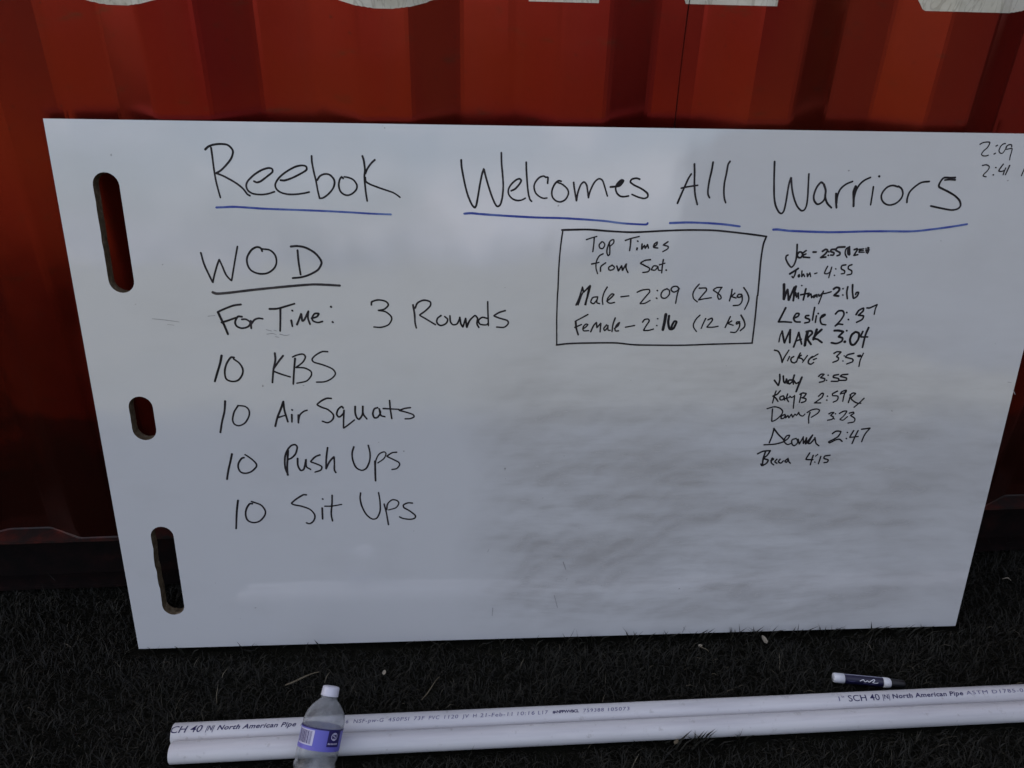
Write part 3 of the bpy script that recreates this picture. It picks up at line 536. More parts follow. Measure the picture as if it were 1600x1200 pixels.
["k",[[2.8,1127.6,568.9,1134.6,566.6,1140.3,557.5,1143.9,546.7,1146.1,555.2,1152.7,568.6],[2.5,1155.3,557.5,1153,550.1],[2.8,1162.6,557.4,1158.6,554.1,1159.9,548.4,1165.3,546.1,1169.3,549.5],[2.7,1173.4,563.6,1170.6,556.3,1169,547.7],[2.9,1175.7,559.6,1170.2,555.1,1176.5,554,1180.4,550.5],[2.6,1186.4,559,1179.7,547.1],[3,1195.1,557.3,1190.3,551.6,1190,545.9,1194.8,543.6,1198.9,546.5],[2.7,1194.3,555,1204.5,561.6],[2.7,1198.1,551.8,1202.9,553.8]]],
["k",[[2.9,1232.4,562.8,1237.5,565.6,1244.4,565,1237.8,557.1,1241.5,554.8,1241.1,550.3,1233.2,546.9],[2.5,1250.9,558.4,1251.4,558.1],[2.5,1250.1,549.3,1250.6,548.9],[2.9,1267.3,562.7,1257.5,560.4,1253.7,555.9,1266.7,552.4,1267.5,547.8,1258,543.9],[2.9,1274.8,558.1,1279.2,559.2,1280.7,556.9,1276.2,556.9],[2.6,1284.2,562.6,1280.7,550.1,1280.3,539.2]]],
["k",[[3.3,1142.6,525.5,1144.1,516.3,1143,505.3,1139.4,509.4,1134.7,515],[3.3,1149.2,522.6,1151.4,512.6,1154.4,509.9,1155.7,518,1158.1,509.3],[3.3,1165.1,515.2,1160.8,515.3,1159.3,511.3,1162.3,508.1,1165.6,511.8],[3.2,1168.4,524.2,1167.4,515,1169,508],[3.2,1168,515,1173.9,509.1,1178.1,511.4],[3.9,1182.3,520.1,1178.8,506.8,1176,494.5]]],
["k",[[3,1211.7,521.7,1215.6,525.7,1220.8,525.1,1215.5,519.3,1223.1,517.5,1222.1,512.9,1215,511],[2.8,1228.1,523.8,1228.7,523.4],[2.8,1226.6,514.6,1227.1,514.3],[3,1246.4,524.7,1238.7,523.2,1238.1,519.8,1247.6,517.4,1247.7,512.7,1235.8,512.5],[3,1262.8,525.1,1253.3,524.3,1250.3,521.4,1261.1,518.5,1261.7,514.4,1250.4,514.2]]],
["k",[[2.6,1140.1,495.4,1138.4,487.2,1136.7,473.7],[3,1147.4,495.9,1142.6,489.5,1135.7,486.3,1141.3,482.5,1146,476.6],[2.9,1154.4,486.5,1148.9,484.8,1149.6,479.5,1155.2,480,1155.6,485.9,1157.7,478.8],[2.7,1161.3,490,1160.6,482.3,1164.9,475.8],[2.6,1155.2,480.6,1165,483.5],[2.7,1165.8,485.8,1169.6,483.4,1173.2,485.8],[2.7,1174.2,486.9,1174.7,475.1,1175.2,463.5],[2.7,1185.8,489.2,1184.5,474.4],[2.9,1183.6,489.2,1187.8,491.5,1194.2,490.3,1191.1,484.4,1187.3,482.7,1195,480.9,1194.6,476.1,1188.1,473.8]]],
["k",[[2.8,1217.2,485.4,1222.1,490.7,1225.1,490.1,1223.3,483,1211.6,473,1222.6,472.9],[2.8,1232.8,485.5,1233.3,485.2],[2.8,1232.8,478.2,1233.3,477.8],[2.8,1249.5,494.6,1241.7,489.9,1242.3,486.4,1251.6,485.1,1251.6,478,1245.3,474.3],[2.8,1255.6,489.2,1257.2,493.3,1264.7,496.2,1264.8,492.1,1256.6,489.8],[2.8,1264.6,495.6,1262.7,487.4,1262.1,475.8]]],
["k",[[2.9,1274.4,486.1,1272.6,473.1],[2.8,1273.1,487.3,1278.2,490.8,1283,489.6,1276.4,481.4,1282,475.4,1289.5,471.8,1295.3,471.7],[2.7,1299.5,480.9,1292.8,472.9,1284.4,464.4]]],
["k",[[2.6,1138.2,462.4,1138.9,450.5,1139.9,439.4,1146.6,442,1154.7,450.3,1156.9,457.5,1151.8,463.5,1141.1,466.5,1128.4,463.1],[2.6,1161.3,452,1156,449.1,1156.1,444.3,1161.1,445.5,1162.6,451.4,1164,445.4,1167.3,450.2,1169.7,445.4,1173.3,452.5,1176.5,446.5,1179.6,452.5,1182.9,450,1186,456,1188.4,451.2,1194,448.7,1197.5,452.3],[2.6,1206.3,455.2,1205.3,446.2,1206.9,435.4],[2.6,1201.1,455.3,1208.4,460,1217.4,461.7,1222.9,459.2,1219.8,453.3,1209.9,446.2]]],
["k",[[2.7,1240.7,452.5,1245,454.8,1249.6,454.8,1244.6,449.4,1249.8,446.4,1248.1,442.2,1240.3,440.4],[2.6,1252.6,452.5,1253.1,452.1],[2.6,1251.8,442.9,1252.4,442.5],[2.6,1259.7,452.9,1266.6,457,1272.4,457,1269,449.2,1262.6,442,1268.2,440.2,1275.2,446.7],[2.7,1277.6,453.3,1284.3,455.1,1285.8,452.6,1280.6,449.1,1289.2,443,1288.5,436.9,1278.3,434.8]]],
["k",[[2.9,1145.7,425.9,1144,411.5,1140.6,398.5],[3,1145.3,425.9,1155.2,414.4,1165.1,405.1,1166.5,400.5,1151.8,396.1,1131.7,394.8],[2.9,1166.5,400.5,1173.6,406.5,1175.7,412.6,1170.1,411.2,1167,402,1173.8,395,1180.8,397.2],[2.9,1188.2,406.4,1181.3,403.4,1182.4,395.7,1187.2,392.5,1192.2,398.6,1189.9,404.8],[2.9,1192.1,404.8,1195.6,395.5,1200.9,409.3],[2.9,1201.1,407.7,1202.8,396.2,1206.6,404.6],[3.6,1207,406.9,1207.3,395.4,1217.2,412.1],[3.4,1217.2,412.1,1211.4,396.9,1215.8,396.8,1222.5,405.9],[3,1222.2,407.5,1226,396.7,1231.9,391.7]]],
["k",[[3,1253.2,414.8,1259,419.3,1267.9,418.4,1263.7,408.5,1249,399.5,1250.9,397.1,1260.3,402.4,1267.4,403.9,1273.1,399.9],[2.7,1279.9,416.9,1280.5,416.4],[2.7,1279.9,405.4,1280.5,404.9],[2.9,1291,420.1,1286.1,407.5,1301,408.8],[2.9,1299.1,420.1,1295.7,409.7,1292.2,395.5],[2.9,1305.2,422.6,1320.3,424.4,1312.8,412.5,1309.4,398.7]]],
["k",[[3.1,1122.2,377.6,1131.8,382.4,1144.5,383.5],[3.4,1136.2,382.4,1133.6,368.5,1133.7,356],[3.2,1144.5,383.1,1140.1,374.6,1133.6,368.5,1142.8,365.2,1140.6,359,1133.2,354.4,1130.6,357.6],[3,1148.1,363.6,1152.8,366.6,1149.6,369,1149.2,360.4,1154.2,355.7],[3,1158.7,366.6,1155.6,361.9,1159.7,358.7],[3,1164.5,366.5,1162.2,361.8,1167,358.9,1170.8,363.3],[2.9,1179,367.8,1173.8,363.2,1177.1,360,1179.9,366.2,1181.3,361.5,1184.4,358.7]]],
["k",[[2.8,1217.1,378.2,1212.3,365.8,1225,364.8],[2.8,1224.4,373.4,1222.9,364.1,1221.8,354.7],[2.6,1232.3,374.9,1229.1,371.8],[2.6,1229,360.2,1229.7,359.7],[2.8,1238.8,370.9,1236.5,356.8],[2.9,1255.4,373,1246,371.6,1245.3,366.9,1253,364.4,1252.3,359.7,1246.5,358.7]]],
["s",[[0.9,287,606.2,294.9,604.1],[0.9,299,605.1,303,604.1],[0.9,287.3,598.8,296.5,599.8,302.4,597.7],[0.9,307.6,598.7,316.5,596.6,322.7,597.6],[0.9,300.1,594.5,306.1,593.4],[0.9,198.3,628.3,209.4,629.4],[0.9,111.8,624.3,131.3,622.2,152.6,619],[0.9,134.2,614.9,144,613.8]]],
["s",[[1.4,782.5,165.2,787.9,148.8],[1.4,768.2,94,775.1,67.1],[1.4,653.4,69.3,652.3,52.4],[1.4,643.5,190.1,645.8,195.4],[1.5,1021.2,14.7,1024.3,8.7],[1.3,1555.7,508.9,1561.9,507.7],[1.3,1568.9,493.4,1574.3,486.1]]]]
BW, BH, BT = 1.5699, .9202, .019
L, BB = 0.160677, -0.025525
ex = Vector((math.cos(BB), math.sin(BB), 0))
nb = Vector((-math.sin(BB), math.cos(BB), 0))
ez = nb*math.sin(L) + Vector((0, 0, 1))*math.cos(L)
nn = ex.cross(ez)
BM = Matrix((ex, ez, nn)).transposed().to_4x4()
BM.translation = Vector((-.58238, 1.01059, .012))
board = empty('whiteboard')
board.matrix_world = BM
tag(board, 'large white marker board covered in handwriting leaning on the red container', 'whiteboard')
def slot(xc, z0, z1, r, seed, rough):
    P = []
    def j(i): return 1+rough*noise.noise(Vector((i*.9, seed, 0)))
    for i in range(13):
        a = math.pi*i/12
        P.append((xc+r*math.cos(a), z1-r+r*math.sin(a)))
    for i in range(1, 12):
        z = z1-r-(z1-z0-2*r)*i/12
        w = r*(1+rough*noise.noise(Vector((i*.8, seed*3, 0)))) if 2 <= i <= 11 else r
        P.append((xc-w, z))
    for i in range(13):
        a = math.pi+math.pi*i/12
        P.append((xc+r*math.cos(a), z0+r+r*math.sin(a)))
    return P
holes = [slot(.0735, .6657, .8466, .0192, 1.3, .05), slot(.0725, .4167, .4939, .0193, 5.1, .03), slot(.0740, .0724, .2534, .0194, 9.2, .12)]
outer = [(0, 0), (BW, 0), (BW, BH), (0, BH)]
loops = [[Vector((p[0], p[1], 0)) for p in l] for l in [outer]+holes]
tris = tessellate_polygon(loops)
flat = [p for l in loops for p in l]
N0 = len(flat)
V = [(p.x, p.y, 0) for p in flat] + [(p.x, p.y, -BT) for p in flat]
F = []; MI = []
for t in tris:
    a, b, c = (flat[i] for i in t)
    t = t if (b-a).cross(c-a).z > 0 else (t[0], t[2], t[1])
    F.append(tuple(t)); MI.append(0)
    F.append((t[0]+N0, t[2]+N0, t[1]+N0)); MI.append(3)
o = 0
for li, l in enumerate(loops):
    n_ = len(l)
    for i in range(n_):
        a, b = o+i, o+(i+1) % n_
        F.append((a, a+N0, b+N0, b)); MI.append(2 if li == 0 else 1)
    o += n_
mesh_obj('panel', V, F, [m_board, m_mdf, m_edge, m_back], board, mi=MI)

def smooth_path(pts, step=.0012):
    P = [Vector(p) for p in pts]
    if len(P) == 2:
        n_ = max(2, int((P[1]-P[0]).length/step))
        return [P[0].lerp(P[1], i/n_) for i in range(n_+1)]
    out = []
    Q = [P[0]*2-P[1]] + P + [P[-1]*2-P[-2]]
    for i in range(1, len(Q)-2):
        p0, p1, p2, p3 = Q[i-1:i+3]
        # sharp turns keep their corner
        n_ = max(2, int((p2-p1).length/step))
        def T(a, b, c):
            u, w = (b-a), (c-b)
            if u.length < 1e-9 or w.length < 1e-9: return (c-a)*.5
            cosv = u.normalized().dot(w.normalized())
            k = .5*max(.05, min(1, (cosv+.75)/.9))
            s = min(u.length, w.length)*2/(u.length+w.length)
            return (c-a)*k*(.35+.65*s)
        t1, t2 = T(p0, p1, p2), T(p1, p2, p3)
        for j in range(n_):
            t = j/n_; t2_, t3 = t*t, t*t*t
            out.append(p1*(2*t3-3*t2_+1)+t1*(t3-2*t2_+t)+p2*(-2*t3+3*t2_)+t2*(t3-t2_))
    out.append(P[-1])
    return out
sid = 0
def stroke_mesh(V, F, w, pts, h, seed, step=.0012, wob=.10):
    path = smooth_path(pts, step)
    cl = [path[0]]
    for p in path[1:]:
        if (p-cl[-1]).length > 1e-5: cl.append(p)
    n_ = len(cl)
    if n_ < 2: return
    s = 0; base = len(V)
    r = w/2
    tot = sum((b-a).length for a, b in zip(cl, cl[1:]))
    # end caps by three extra rings beyond each end
    rings = []
    t0 = (cl[1]-cl[0]).normalized(); t1 = (cl[-1]-cl[-2]).normalized()
    for f in (.98, .7, .35): rings.append((cl[0]-t0*r*f, t0, math.sqrt(max(0.02, 1-f*f)), 0))
    for i in range(n_):
        t = (cl[min(i+1, n_-1)]-cl[max(i-1, 0)])
        t = t.normalized() if t.length > 1e-9 else t0
        if i: s += (cl[i]-cl[i-1]).length
        rings.append((cl[i], t, 1, s))
    for f in (.35, .7, .98): rings.append((cl[-1]+t1*r*f, t1, math.sqrt(max(0.02, 1-f*f)), s))
    for p, t, k, s_ in rings:
        nrm = Vector((-t.y, t.x))
        ww = r*k*(1+wob*noise.noise(Vector((s_*70, seed, 0))) + wob*.6*noise.noise(Vector((s_*300, seed, 5))))
        fade = s_/max(tot, 1e-6)
        ww *= 1.04-.12*fade
        z = h + s_*.0006
        a, b = p+nrm*ww, p-nrm*ww
        V.append((a.x, a.y, z)); V.append((b.x, b.y, z))
    for i in range(len(rings)-1):
        a = base+i*2
        F.append((a, a+1, a+3, a+2))
MK = {'k': m_ink, 'b': m_blue, 'u': m_ink3, 'x': m_ink, 's': m_scuff}
NK = {'k': 'handwritten_word', 'b': 'blue_underline', 'u': 'underline', 'x': 'drawn_box', 's': 'scuff_mark'}
INK2 = []
for kind, strokes in INK:
    if kind == 's': INK2 += [[kind, [st]] for st in strokes]
    else: INK2.append([kind, strokes])
for gi, (kind, strokes) in enumerate(INK2):
    V = []; F = []
    for w, *fl in strokes:
        pts = [(fl[i]/1000, fl[i+1]/1000) for i in range(0, len(fl), 2)]
        cx_ = sum(p[0] for p in pts)/len(pts)
        stroke_mesh(V, F, w/1000, pts, .00012+.00003*(sid % 9), sid*1.7, wob=.10 if kind != 's' else .5)
        sid += 1
    m = MK[kind]
    if kind == 'k' and strokes[0][1] > 850 and strokes[0][2] < 700: m = m_ink2
    o_ = mesh_obj(NK[kind], V, F, m, board)
    if kind == 'b': o_['label'] = 'blue marker line'

# ------------------------------------------------------------------ pipes
PR = .0167
PYF, PB = .78202, -.012129
def pipe(name, yoff, x0, x1, label, seed):
    a = math.atan(PB)
    root = empty(name, (x0, PYF+yoff+PB*x0, PR+.0015), (0, 0, a))
    tag(root, label, 'pipe', 'white plastic pipes lying side by side on the grass')
    V = []; F = []; n_ = 40
    Ln = x1-x0
    xs = [0, .0008] + [Ln*i/12 for i in range(1, 12)] + [Ln-.0008, Ln]
    for i, xx in enumerate(xs):
        r = PR-.0007 if i in (0, len(xs)-1) else PR
        for k in range(n_):
            t = 2*math.pi*k/n_
            V.append((xx, r*math.cos(t), r*math.sin(t)))
    for i in range(len(xs)-1):
        for k in range(n_):
            a_, b_ = i*n_+k, i*n_+(k+1) % n_
            F.append((a_, b_, b_+n_, a_+n_))
    # wall thickness at both ends
    ri = PR-.0034
    for end, xx, dx in ((0, 0, .12), (1, Ln, -.12)):
        o0 = end*(len(xs)-1)*n_
        b0 = len(V)
        for q in (0, dx):
            for k in range(n_):
                t = 2*math.pi*k/n_
                V.append((xx+q, ri*math.cos(t), ri*math.sin(t)))
        for k in range(n_):
            k2 = (k+1) % n_
            if end == 0:
                F.append((o0+k, b0+k, b0+k2, o0+k2)); F.append((b0+k, b0+n_+k, b0+n_+k2, b0+k2))
            else:
                F.append((o0+k2, b0+k2, b0+k, o0+k)); F.append((b0+k2, b0+n_+k2, b0+n_+k, b0+k))
    mesh_obj('tube', V, F, m_pvc, root, smooth=True)
    return root
pf = pipe('pvc_pipe', 0, -.4521, 2.596, 'plain white plastic pipe nearest the camera, behind the water bottle', 1)
pr = pipe('pvc_pipe', 2*PR+.0004, -.4590, 2.589, 'white plastic pipe printed with blue lettering, nearer the whiteboard', 2)

def text_on_pipe(body, xa, xb, cap, m, elev=76, shear=0.0, bold=0.0, space=1.0):
    cu = bpy.data.curves.new('t', 'FONT')
    cu.body = body
    cu.shear = shear
    cu.offset = bold
    cu.resolution_u = 3
    cu.space_character = space
    ob = bpy.data.objects.new('t', cu)
    COL.objects.link(ob)
    dg = bpy.context.evaluated_depsgraph_get()
    me = bpy.data.meshes.new_from_object(ob.evaluated_get(dg))
    bpy.data.objects.remove(ob); bpy.data.curves.remove(cu)
    bm = bmesh.new(); bm.from_mesh(me); bpy.data.meshes.remove(me)
    mnx = min(v.co.x for v in bm.verts); mxx = max(v.co.x for v in bm.verts)
    sx = (xb-xa)/(mxx-mnx); sy = cap/.70
    for v in bm.verts:
        v.co.x = (v.co.x-mnx)*sx; v.co.y = (v.co.y-.35)*sy
    yy = -cap
    while yy < cap:
        geom = bm.verts[:]+bm.edges[:]+bm.faces[:]
        bmesh.ops.bisect_plane(bm, geom=geom, plane_co=(0, yy, 0), plane_no=(0, 1, 0))
        yy += cap/7
    e0 = math.radians(elev)
    ox = xa-pr.location.x
    if ox < 0:      # print that ran off the sawn end
        bmesh.ops.bisect_plane(bm, geom=bm.verts[:]+bm.edges[:]+bm.faces[:], plane_co=(-ox+.0008, 0, 0), plane_no=(-1, 0, 0), clear_outer=True)
    for v in bm.verts:
        t = e0+v.co.y/PR
        rr = PR+.0003
        v.co = Vector((ox+v.co.x, -rr*math.cos(t), rr*math.sin(t)))
    bm_obj('printed_text', bm, m, pr)
PIPETEXT = [
('SCH 40', -.4690, -.4097, .0108, 'a', .25, .004, 1.0), ('|N|', -.4047, -.3905, .0080, 'a', .3, .012, 1.0), ('North American Pipe', -.3864, -.2608, .0072, 'a', .3, .022, 1.08),
('ASTM D1785-06', -.2540, -.1900, .0060, 'b', .15, 0, 1.1), ('6', -.1812, -.1771, .0058, 'b', .15, 0, 1.1), ('NSF-pw-G', -.1688, -.1197, .0062, 'b', .15, 0, 1.15), ('450PSI', -.1124, -.0777, .0060, 'b', .15, 0, 1.15),
('73F', -.0704, -.0525, .0060, 'b', .15, 0, 1.15), ('PVC', -.0461, -.0282, .0060, 'b', .15, 0, 1.15), ('1120', -.0207, .0026, .0060, 'b', .15, 0, 1.15), ('JV', .009, .0207, .0060, 'b', .15, 0, 1.15), ('H', .027, .0334, .0060, 'b', .15, 0, 1.15),
('21-Feb-11', .0388, .0933, .0062, 'b', .15, 0, 1.15), ('10:16', .1008, .1299, .0060, 'b', .15, 0, 1.15), ('L17', .1353, .1526, .0060, 'b', .15, 0, 1.15), ('#-NPPWVBCL', .1601, .2046, .0046, 'a', .1, .03, .9),
('759388', .2122, .2471, .0058, 'b', .15, 0, 1.15), ('105073', .2537, .291, .0058, 'b', .15, 0, 1.15),
('1"', .6567, .6682, .0080, 'b', .1, 0, 1.0), ('SCH 40', .6739, .7304, .0108, 'a', .1, .004, 1.0), ('|N|', .735, .7492, .0080, 'a', .2, .012, 1.0), ('North American Pipe', .7530, .8819, .0074, 'a', .2, .024, 1.08), ('ASTM D1785-06 NSF-61', .8878, 1.0564, .0062, 'b', .1, 0, 1.15)]
for body, xa, xb, cap, m, sh, bo, sp_ in PIPETEXT:
    text_on_pipe(body, xa, xb, cap, {'a': m_print, 'b': m_print2}[m], 76, sh, bo, sp_)

# ------------------------------------------------------------------ bottle
m_pet = mat('clear bottle plastic', (.86, .88, .90), .13, .5, Transmission_Weight=.80, IOR=1.25)
g = NT(m_pet); v = g.coord()
g.bump(g.noise(v, 20, 3, .5), .25, .004)
g.l(g.ramp(g.noise(v, 30, 3), [(.35, .97), (.7, .78)]), g.b.inputs['Transmission Weight'])
g.l(g.ramp(g.noise(v, 80, 3), [(.3, .05), (.7, .22)]), g.b.inputs['Roughness'])
m_cap = mat('white bottle cap', (.62, .62, .70), .35, .5)
m_lab = mat('violet blue bottle label', (.135, .13, .52), .4, .4)
m_lab2 = mat('navy print', (.018, .012, .10), .4, .4)
m_labw = mat('pale label print', (.55, .53, .68), .4, .4)
m_lab3 = mat('mauve label band', (.16, .14, .52), .4, .4)
bot = empty('water_bottle')
ax = Vector((.199, .693, .693)).normalized()
bx = Vector((1, 0, 0)) - ax*ax.x; bx.normalize()
by = ax.cross(bx)
BMm = Matrix((bx, by, ax)).transposed().to_4x4()
BMm.translation = Vector((-.2245, .7172, .0215))
bot.matrix_world = BMm
tag(bot, 'clear plastic water bottle with violet blue label and white cap leaning on the pipes', 'water bottle')
prof_b = [(0, .005), (.014, .0035), (.023, .000), (.0275, .002), (.0300, .008), (.0314, .014), (.0302, .018), (.0302, .021), (.0318, .025), (.0320, .028), (.0305, .032), (.0305, .035), (.0320, .039),
          (.0322, .047), (.0314, .0505), (.0312, .052), (.0312, .083), (.0320, .0845), (.0322, .0875), (.0320, .0910), (.0314, .0935), (.0300, .0990), (.0275, .1050), (.0238, .1110), (.0190, .1165), (.0145, .1205), (.0120, .1227), (.0112, .1240), (.0130, .1244), (.0130, .1253), (.0110, .1257), (.0110, .1380)]
def lathe(name, pr_, m, parent, n_=48, smooth=True, wob=0.0):
    V = []; F = []
    for r, z in pr_:
        for k in range(n_):
            t = 2*math.pi*k/n_
            rr = r*(1+wob*noise.noise(Vector((math.cos(t)*1.6, math.sin(t)*1.6, z*40))))
            V.append((rr*math.cos(t), rr*math.sin(t), z))
    for i in range(len(pr_)-1):
        for k in range(n_):
            k2 = (k+1) % n_
            F.append((i*n_+k, i*n_+k2, (i+1)*n_+k2, (i+1)*n_+k))
    return mesh_obj(name, V, F, m, parent, smooth=smooth)
shell = prof_b + [(r-.0006 if r > .001 else 0, z) for r, z in reversed(prof_b)]
lathe('bottle_body', shell, m_pet, bot, wob=.03)
capv = [(0, .1405), (.0112, .1405), (.0124, .1398), (.0129, .1383), (.0132, .1300), (.0132, .1287), (.0136, .1285), (.0136, .1265), (.0124, .1264)]
V = []; F = []
n_ = 90
for r, z in capv:
    for k in range(n_):
        t = 2*math.pi*k/n_
        rr = r + (.00025 if (k % 2 and .1295 < z < .1385 and r > .0125) else 0)
        V.append((rr*math.cos(t), rr*math.sin(t), z))
for i in range(len(capv)-1):
    for k in range(n_):
        k2 = (k+1) % n_
        F.append((i*n_+k, (i+1)*n_+k, (i+1)*n_+k2, i*n_+k2))
mesh_obj('bottle_cap', V, F, m_cap, bot, smooth=True)
def patch(name, a0, a1, z0, z1, m, r, parent, nseg=None, skew=0.0):
    nseg = nseg or max(1, int(abs(a1-a0)/4))
    V = []; F = []
    for i in range(nseg+1):
        t = math.radians(a0+(a1-a0)*i/nseg)
        V += [(r*math.cos(t), r*math.sin(t), z0), (r*math.cos(t), r*math.sin(t), z1)]
        if i: F.append((2*i-2, 2*i, 2*i+1, 2*i-1))
    return mesh_obj(name, V, F, m, parent, smooth=True)
# azimuths: -90 faces the camera side
LR = .03215
lab = patch('label', -180, 180, .0520, .0830, m_lab, LR, bot, 72)
patch('label_band', -180, 180, .0812, .0832, m_lab2, LR+.00015, lab, 72)
patch('label_band', -180, -92, .0518, .0565, m_lab3, LR+.00015, lab, 30)
patch('barcode_panel', -158, -100, .0580, .0795, m_labw, LR+.0003, lab)
t = -155
rb = random.Random(3)
while t < -106:
    w = rb.choice([.9, 1.3, 2.2, 3.0])
    patch('barcode_bar', t, t+w, .0600, .0778, m_lab2, LR+.00042, lab, 1)
    t += w + rb.choice([.9, 1.2, 1.8])
patch('logo_panel', -62, -22, .0590, .0812, m_lab2, LR+.0003, lab)
def disc_on(parent, ac, zc, r0, r1, m, rad, a0=0, a1=360, nseg=24, name='logo_ring'):
    V = []; F = []
    for i in range(nseg+1):
        q = math.radians(a0+(a1-a0)*i/nseg)
        for r in (r0, r1):
            th = math.radians(ac)+r*math.cos(q)/rad
            V.append((rad*math.cos(th), rad*math.sin(th), zc+r*math.sin(q)))
        if i: F.append((2*i-2, 2*i-1, 2*i+1, 2*i))
    return mesh_obj(name, V, F, m, parent)
disc_on(lab, -43, .0735, .0045, .0056, m_labw, LR+.00045)
disc_on(lab, -43, .0753, .0014, .0025, m_labw, LR+.00045, 20, 270, 14, 'logo_stroke')
disc_on(lab, -43, .0717, .0014, .0025, m_labw, LR+.00045, -160, 90, 14, 'logo_stroke')
for i in range(7):
    patch('label_print', -59+i*4.6, -56.5+i*4.6, .0622, .0645, m_labw, LR+.00045, lab, 1)

# ------------------------------------------------------------------ marker pen
m_mw = mat('white marker plastic', (.70, .72, .76), .35, .5)
m_mb = mat('navy marker label', (.008, .008, .035), .35, .5)
m_labp = mat('pale pen stripe', (.30, .31, .42), .35, .5)
m_mc = mat('black marker cap', (.008, .008, .010), .4, .4)
pa = Vector((.6829, .8662, .0115)); pb_ = Vector((.7812, .8470, .0125))
pen = empty('dry_erase_marker')
d = (pb_-pa).normalized()
sy = Vector((0, 0, 1)).cross(d).normalized()
sz = d.cross(sy)
PM = Matrix((d, sy, sz)).transposed().to_4x4(); PM.translation = pa
pen.matrix_world = PM
tag(pen, 'white dry erase marker with navy label lying on the grass behind the pipes', 'marker pen')
def xlathe(name, pr_, m, parent, n_=32):
    V = []; F = []
    for xx, r in pr_:
        for k in range(n_):
            t = 2*math.pi*k/n_
            V.append((xx, r*math.cos(t), r*math.sin(t)))
    for i in range(len(pr_)-1):
        for k in range(n_):
            k2 = (k+1) % n_
            F.append((i*n_+k, i*n_+k2, (i+1)*n_+k2, (i+1)*n_+k))
    return mesh_obj(name, V, F, m, parent, smooth=True)
ML = (pb_-pa).length
xlathe('barrel', [(0, 0), (0, .0070), (.0008, .0082), (.0030, .0086), (.0185, .0088), (.0186, .0083), (ML-.0140, .0083), (ML-.0139, .0088), (ML-.004, .0086), (ML-.001, .0078), (ML, .0066), (ML, 0)], m_mw, pen)
xlathe('barrel_label', [(.0188, .00845), (ML-.0142, .00845)], m_mb, pen)
xlathe('pen_cap', [(ML+.0002, 0), (ML+.0002, .0066), (ML+.002, .0078), (ML+.022, .0074), (ML+.024, .0064), (ML+.0245, 0)], m_mc, pen)
def pen_pt(u, w):      # u along, w around (angle offset from upper front)
    t = math.radians(140)-w/.0086
    return Vector((u, .00862*math.cos(t), .00862*math.sin(t)))
def pen_stroke(name, pts, w, m):
    path = smooth_path(pts, .0012)
    V = []; F = []
    for i, p in enumerate(path):
        t = (path[min(i+1, len(path)-1)]-path[max(i-1, 0)]).normalized()
        nrm = Vector((-t.y, t.x))*w/2
        V += [pen_pt(*(p+nrm)), pen_pt(*(p-nrm))]
        if i: F.append((2*i-2, 2*i, 2*i+1, 2*i-1))
    mesh_obj(name, V, F, m, pen)
pen_stroke('script_mark', [(.044, -.0010), (.047, .0012), (.0505, .0022), (.0515, .0006), (.053, -.0012), (.057, .0010), (.060, -.0010), (.064, .0018), (.069, .0044), (.070, .0026), (.066, -.0012), (.071, -.0018), (.076, -.0008)], .0013, m_mw)
pen_stroke('script_mark', [(.024, -.0022), (.030, -.0026), (.036, -.0026)], .0007, m_print2)
pen_stroke('script_mark', [(.050, -.0040), (.060, -.0044), (.072, -.0042)], .0007, m_print2)
pen_stroke('label_stripe', [(.019, .0106), (.050, .0108), (ML-.0142, .0106)], .0026, m_labp)

# ------------------------------------------------------------------ grass
R = np.random.default_rng(11)
def field(n, x0, x1, y0, y1):
    return np.stack([R.uniform(x0, x1, n), R.uniform(y0, y1, n)], -1)
pts = np.concatenate([field(150000, -1.5, 2.1, .45, 1.24), field(14000, -2.6, -1.5, .2, 1.2), field(14000, 2.1, 3.2, .2, 1.2), np.stack([R.uniform(-2.2, 2.6, 110000), .45-1.75*R.random(110000)**1.9], -1)])
X, Y = pts[:, 0], pts[:, 1]
yb = 1.0106 + math.tan(BB)*(X+.5824)            # board foot line
under = (Y > yb-.004) & (Y < yb+.030) & (X > -.60) & (X < .995)
pfy = PYF+PB*X
onp = (Y > pfy-.013) & (Y < pfy+2*PR+.013) & (X > -.47)
inb = (np.abs(X+.2183) < .036) & (Y > .695) & (Y < .78)
inm = (Y > .835) & (Y < .878) & (X > .675) & (X < .81)
keep = ~(under | onp | inb | (inm & (R.random(len(X)) < .8)))
X, Y = X[keep], Y[keep]; n = len(X)
clump = np.array([noise.noise(Vector((x*9, y*9, 2.0))) for x, y in zip(X[::1], Y[::1])])
ln = R.uniform(.014, .032, n)*(1+.35*clump)
tilt = R.normal(math.radians(60), math.radians(15), n).clip(.25, 1.5)
# sprouts
sp_ = R.random(n) < .045
ln[sp_] *= R.uniform(1.2, 1.7, sp_.sum()); tilt[sp_] = R.uniform(.15, 1.0, sp_.sum())
az = R.uniform(0, 2*np.pi, n)
yb = 1.0106 + math.tan(BB)*(X+.5824)
nearb = (np.abs(Y-yb) < .035) & (X > -.60) & (X < .995)
ln[nearb & ~sp_] *= .62
nearp = (Y > PYF+PB*X-.035) & (Y < PYF+PB*X+2*PR+.035) & (X > -.48)
ln[nearp & ~sp_] *= .60
ln[nearp & sp_] *= .7
wd = R.uniform(.0005, .0012, n)
zb = -.004+.004*clump
tone = (R.random(n)*.85+.25*clump).clip(0, .87)
st = R.random(n)
tone[st < .07] = R.uniform(.88, .96, (st < .07).sum())
tone[st < .006] = R.uniform(.97, 1.0, (st < .006).sum())
